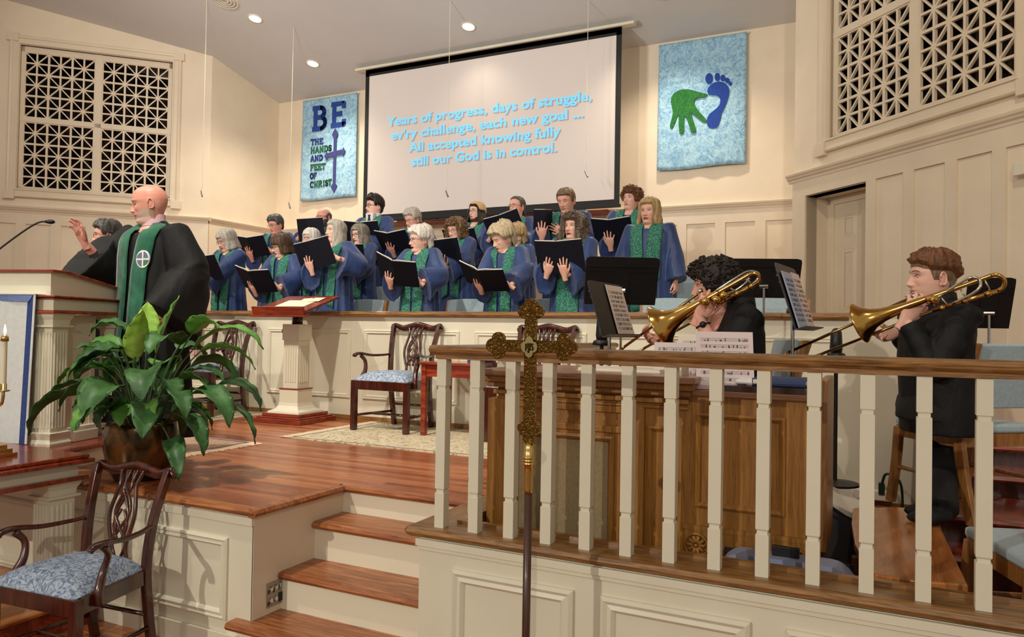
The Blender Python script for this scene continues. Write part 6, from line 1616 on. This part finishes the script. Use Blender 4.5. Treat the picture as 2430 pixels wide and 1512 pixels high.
# ---------------------------------------------------------------- trombone players
BR=base_mat('lacquered_brass',(206,160,84),.16,1); BRI=base_mat('bell_inside',(150,100,48),.3,1); NI=base_mat('nickel',(206,200,184),.16,1)
def tb(mb,pts,r,n=6,seg=12,mi=0): 
    q=catmull(pts,n) if n else [Vector(p) for p in pts]
    if hasattr(r,'__len__'): r=[float(np.interp(i/(len(q)-1),np.linspace(0,1,len(r)),r)) for i in range(len(q))]
    mb.tube(q,r,seg,mi)
def trombone(label,bell,bellr,mid,bow1,bow2,ret,mouth,sl1,sl2,valves,slides_end,extra=None):
    t=thing('trombone',label,'trombone',tuple(mid))
    o=Vector(mid); L=lambda p:Vector(p)-o
    ax_=(L(mid)-L(bell)).normalized()
    mb=MB(); pr=[(0,bellr),(.006,bellr*.985),(.03,bellr*.72),(.07,bellr*.47),(.12,bellr*.33),(.20,bellr*.225),(.30,bellr*.165),(1,.0095)]
    Ld=(L(bow1)-L(bell)).length
    path=[];rad=[]
    for d,r in pr[:-1]+[(Ld*.8,.0105),(Ld,.0095)]: path.append(L(bell).lerp(L(bow1),d/Ld)); rad.append(r)
    mb.tube(path,rad,28,0,cap=False)
    rad2=[r-.0015 for r in rad]; mb.tube(path[:7],rad2[:7],28,1,cap=False)
    mb.tube([path[0]+(path[0]-path[1]).normalized()*.0015,path[0],path[1]],[bellr*1.0,bellr*1.012,bellr*.985],28,0,cap=False)
    mb.build('bell',[BR,BRI],t,smooth=True)
    # tuning bow
    w=(L(bow2)-L(bow1)); hw=w/2; c=(L(bow1)+L(bow2))/2; pts=[]
    for k in range(15):
        a=pi*k/14; pts.append(c-hw*cos(a)+ax_*sin(a)*hw.length*1.05)
    mb=MB(); mb.tube(pts,.0095,12); mb.build('tuning_bow',NI if False else BR,t,smooth=True)
    mb=MB(); tb(mb,[L(bow2),L(ret)],.009,0); 
    for k in (.15,.5,.85):
        q=L(bow2).lerp(L(ret),k); mb.tube([q-ax_*.012,q+ax_*.012],.0125,12)
    mb.build('return_tube',BR,t,smooth=True)
    mb=MB()
    for k in (.10,.45,.75): mb.tube([L(bow1).lerp(L(bell),k*.5),L(bow2).lerp(L(ret),k)],.0042,8)
    mb.build('brace',NI,t,smooth=True)
    # slide
    mb=MB(); tb(mb,[L(sl1[0]),L(sl1[1])],.0078,0); tb(mb,[L(sl2[0]),L(sl2[1])],.0078,0)
    mb.tube([L(sl1[0]).lerp(L(sl1[1]),.12),L(sl2[0]).lerp(L(sl2[1]),.12)],.0045,8)
    d=(L(sl1[1])-L(sl1[0])).normalized(); A=L(sl1[1]); B_=L(sl2[1]); C=(A+B_)/2; H=(B_-A)/2
    mb.tube([C-H*cos(pi*k/10)+d*sin(pi*k/10)*H.length for k in range(11)],.0078,10)
    mb.build('hand_slide',base_mat('worn_slide_brass',(170,140,92),.25,1),t,smooth=True)
    mb=MB(); m0=L(mouth); dd=(L(sl1[0])-m0).normalized(); mb.tube([m0,m0+dd*.008,m0+dd*.02,m0+dd*.035,m0+dd*.06,L(sl1[0])],[.0135,.0135,.011,.0075,.006,.0065],14); mb.build('mouthpiece',NI,t,smooth=True)
    mb=MB()
    for v in valves:
        q=L(v); n_=(L(sl1[0])-L(bell)).cross(ax_).normalized() if False else _fw
        mb.tube([q-n_*.030,q-n_*.026,q+n_*.026,q+n_*.030],[.016,.021,.021,.016],16); mb.ell(q-n_*.034,(.010,.010,.006))
        mb.tube([q-n_*.01,q-n_*.02+Vector((0,0,-.035))],.004,6)
    if valves: mb.build('rotary_valve',[BR],t,smooth=True)
    if extra:
        mb=MB()
        for e in extra: tb(mb,[L(p) for p in e],.0072)
        mb.build('valve_tubing',NI,t,smooth=True)
    return t
def player(label,hx,hy,d,face,h,skin,hair,sty,armR,armL,short,zfloor,f,head,extra=None,grp=None,knees=None,bw=1.06,hf=.02):
    # seated, facing world direction 'face'; hx, hy: top of the head in the picture
    p=P(hx,hy,d); rz=atan2(face[0],-face[1]); s=h/1.72
    # hips sit so that the head top reaches p.z
    z0=p.z-h
    fv=Vector((face[0],face[1],0)).normalized(); p=p-fv*hf
    WM=TR((p.x,p.y,z0),rz)
    def Lp(v): return tuple(WM.inverted()@Vector(v))
    zs=zfloor-z0
    aw=WM.to_3x3().inverted()@Vector((_fw.x,_fw.y,0)).normalized(); kd=(aw*.92+Vector((0,-.4,0))).normalized()*.40
    sit=[(-.09+kd.x,kd.y,.955*s),(.09+kd.x,kd.y,.955*s),(-.09+kd.x*1.05,kd.y*1.05,zs+.09),(.09+kd.x*1.05,kd.y*1.05,zs+.09)]
    if knees: sit=[Lp(k) for k in knees]
    body,arms,HMX,WM_,s=person(dict(h=h,loc=(p.x,p.y,z0),rz=rz,male=True,hair=hair,skin=skin,sty=sty,f=f,head=head,hs=1.09,robe='none',hf=hf,sit=sit,armR=armR,armL=armL,label=label,group=grp))
    # shirt
    R=MB(); bf=bw
    T=[(1.50,.060,.060,.012),(1.475,.078,.072,.012),(1.44,.13,.088,.01),(1.40,.190,.105,.008),(1.33,.215,.125,.0),(1.2,.205,.135,-.005),(1.05,.195,.14,0),(.93,.195,.145,.005),(.84,.19,.145,.01)]
    R.loft([[Vector((w*bf*cos(t)*(1+.02*sin(7*t+z*20))*s,(c+dd*sin(t)*(1+.03*sin(5*t+z*17)))*s,z*s)) for t in np.linspace(0,2*pi,40,endpoint=False)] for z,w,dd,c in T])
    for sd,S,E,Wp,F,N,a in arms:
        sh=a.get('short',short)
        end=E.lerp(Wp,.92) if not sh else S.lerp(E,.98) if False else E.lerp(Wp,.12)
        path=catmull([S+(S-E)*.15,S,S.lerp(E,.5),E,E.lerp(end,.5),end],5); n=len(path)
        R.tube(path,[float(np.interp(i/(n-1),[0,.15,.5,.75,1],[.075,.085,.070,.058 if not sh else .066,.043 if not sh else .066]))*s*(1+.05*sin(i*1.9)) for i in range(n)],16)
    rm=remesh(R,.009,2,.5); rm.polygons.foreach_set('use_smooth',[True]*len(rm.polygons)); rm.materials.clear(); rm.materials.append(SHIRT)
    o=bpy.data.objects.new('shirt',rm); COL.objects.link(o); o.parent=body
    mb=MB(); mb.loft([[Vector((r_*cos(t)*s,(r_*.95*sin(t)+yo)*s,z*s)) for t in np.linspace(0,2*pi,24,endpoint=False)] for z,r_,yo in ((1.45,.088,.012),(1.49,.080,.014),(1.515,.072,.018),(1.516,.066,.018),(1.49,.066,.014))]); mb.build('collar',SHIRT,body,smooth=True)
    R=MB(); R.loft([[Vector((w*cos(t)*s,(c+dd*sin(t))*s,z*s)) for t in np.linspace(0,2*pi,24,endpoint=False)] for z,w,dd,c in ((1.04,.185,.14,.01),(.96,.20,.16,.0),(.90,.19,.17,-.0))])
    for k in (0,1):
        sd=-1 if k==0 else 1; hip=Vector((sd*.10,-.02,.965))*s; kn=Vector(sit[k]); an=Vector(sit[k+2])
        R.tube(catmull([hip,hip.lerp(kn,.5),kn,kn.lerp(an,.5),an],4),[.11*s]*5+[.095*s]*4+[.085*s]*4+[.07*s]*4,16)
    rm=remesh(R,.014,2,.5); rm.polygons.foreach_set('use_smooth',[True]*len(rm.polygons)); rm.materials.clear(); rm.materials.append(TROUS)
    o=bpy.data.objects.new('trousers',rm); COL.objects.link(o); o.parent=body
    if extra: extra(body,arms,s)
    return body,WM,z0,s
FACE=tuple((-_rt+_fw*.10).normalized())
# right player
f2=(-.85,-.52)
b2,WM2,z2,s2=player('young man in black shirt with short reddish brown hair playing trombone',2214,594,3.80,f2,1.80,'fair','chestnut',[S_('crop_hi',th=.019,side=.030,back=.0,front=.062,amp=.009,fq=55,topk=.5),dict(th=.004,front=.05,side=-.01,back=-.07,fa=1.1,edge=.2,mat=HAIR['tan'],name='faded_sides',rough=.2)],
 {'W':P(2125,790,4.02),'Fw':P(2080,800,4.00)-P(2125,790,4.02),'Nw':(.2,-.6,.7),'curl':(35,50,35),'fist':True,'pole':(-.2,.3,-1)},
 {'W':P(2148,760,3.66),'Fw':P(2190,695,3.64)-P(2148,760,3.66),'Nw':(-.3,.9,.3),'curl':(25,40,30),'pole':(.3,.3,-1)},False,.0,dict(gz=-.3),(-.22,-.02,0),grp='trombone players',knees=[P(2222,985,4.25),P(2226,990,4.12),onZ(2226,1196,.09),onZ(2236,1212,.09)])
trombone('bright brass trombone with large tuning bow played by the reddish haired young man',P(2040,767,3.80),.105,P(2200,712,3.6),P(2352,654,3.42),P(2368,690,3.42),P(2212,738,3.57),P(2170,701,3.66),(P(2160,708,3.72),P(1872,836,3.95)),(P(2212,738,3.62),P(1955,838,3.98)),[P(2212,712,3.55)],None,
 [[P(2215,712,3.57),P(2250,690,3.53),P(2300,660,3.46),P(2325,665,3.44),P(2318,690,3.44),P(2260,722,3.52)]])
p=P(2290,1000,3.95); rz2=atan2(-.62,-.78)
oak_chair('oak_chair','oak chair with blue seat that the right trombonist sits on',(p.x,p.y,0.0),rz2,'oak chairs of the players')
# left player
f1=(-.90,-.36)
def watch(body,arms,s):
    for sd,S,E,Wp,F,N,a in arms:
        if sd>0:
            d=(Wp-E).normalized(); c=Wp-d*.045*s; u=d.orthogonal().normalized(); v=d.cross(u)
            mb=MB(); mb.tube([c+u*(.031*s*cos(t))+v*(.031*s*sin(t)) for t in np.linspace(0,2*pi,24,endpoint=False)],.009,8,closed=True,flat=.5)
            cam_dir=(body.matrix_world.inverted().to_3x3()@(CAM-body.matrix_world@c)).normalized(); cam_dir=(cam_dir-d*cam_dir.dot(d)).normalized()
            q=c+cam_dir*.033*s; mb.ell(q,(.017,.017,.017)); mb.build('watch',M['black'],body,smooth=True)
b1,WM1,z1,s1=player('young man in black short sleeved shirt with curly dark hair playing trombone at left',1702,613,4.05,f1,1.78,'pink','dark',S_('curly',th=.027,front=.044,side=-.03,back=-.085,amp=.016,fq=60),
 {'W':P(1575,812,4.30),'Fw':P(1545,802,4.28)-P(1590,815,4.30),'Nw':(.2,-.6,.7),'curl':(35,50,35),'fist':True,'pole':(-.2,.3,-1),'bare':1},
 {'W':P(1660,752,3.82),'Fw':P(1683,705,3.80)-P(1660,750,3.82),'Nw':(-.2,.95,.1),'curl':(25,40,30),'pole':(.2,.3,-1),'bare':1},True,.0,dict(gz=-.6,down=0),(-.12,.08,0),watch,'trombone players',None,1.24,.11)
trombone('brass trombone with two rotary valves played by the curly haired young man',P(1566,775,3.93),.12,P(1690,700,3.80),P(1778,652,3.70),P(1797,672,3.70),P(1700,722,3.80),P(1663,690,3.92),(P(1655,698,4.0),P(1482,823,4.3)),(P(1690,738,3.98),P(1530,826,4.34)),[P(1672,716,3.76),P(1698,712,3.76),P(1715,702,3.77)],None,
 [[P(1700,690,3.76),P(1740,664,3.78),P(1775,645,3.80),P(1800,650,3.8),P(1790,672,3.8),P(1750,692,3.79),P(1725,702,3.78)],[P(1715,700,3.77),P(1745,690,3.78),P(1770,672,3.79),P(1778,660,3.79)]])
p=P(1755,850,4.2)
oak_chair('oak_chair','oak chair behind the curly haired trombonist',(p.x-.02,p.y+.05,.0),atan2(f1[0],-f1[1]),'oak chairs of the players')
oak_chair('oak_chair','oak chair standing beside the orange organ bench behind the railing',(.60,3.50,-.35),-1.25,'oak chairs of the players')
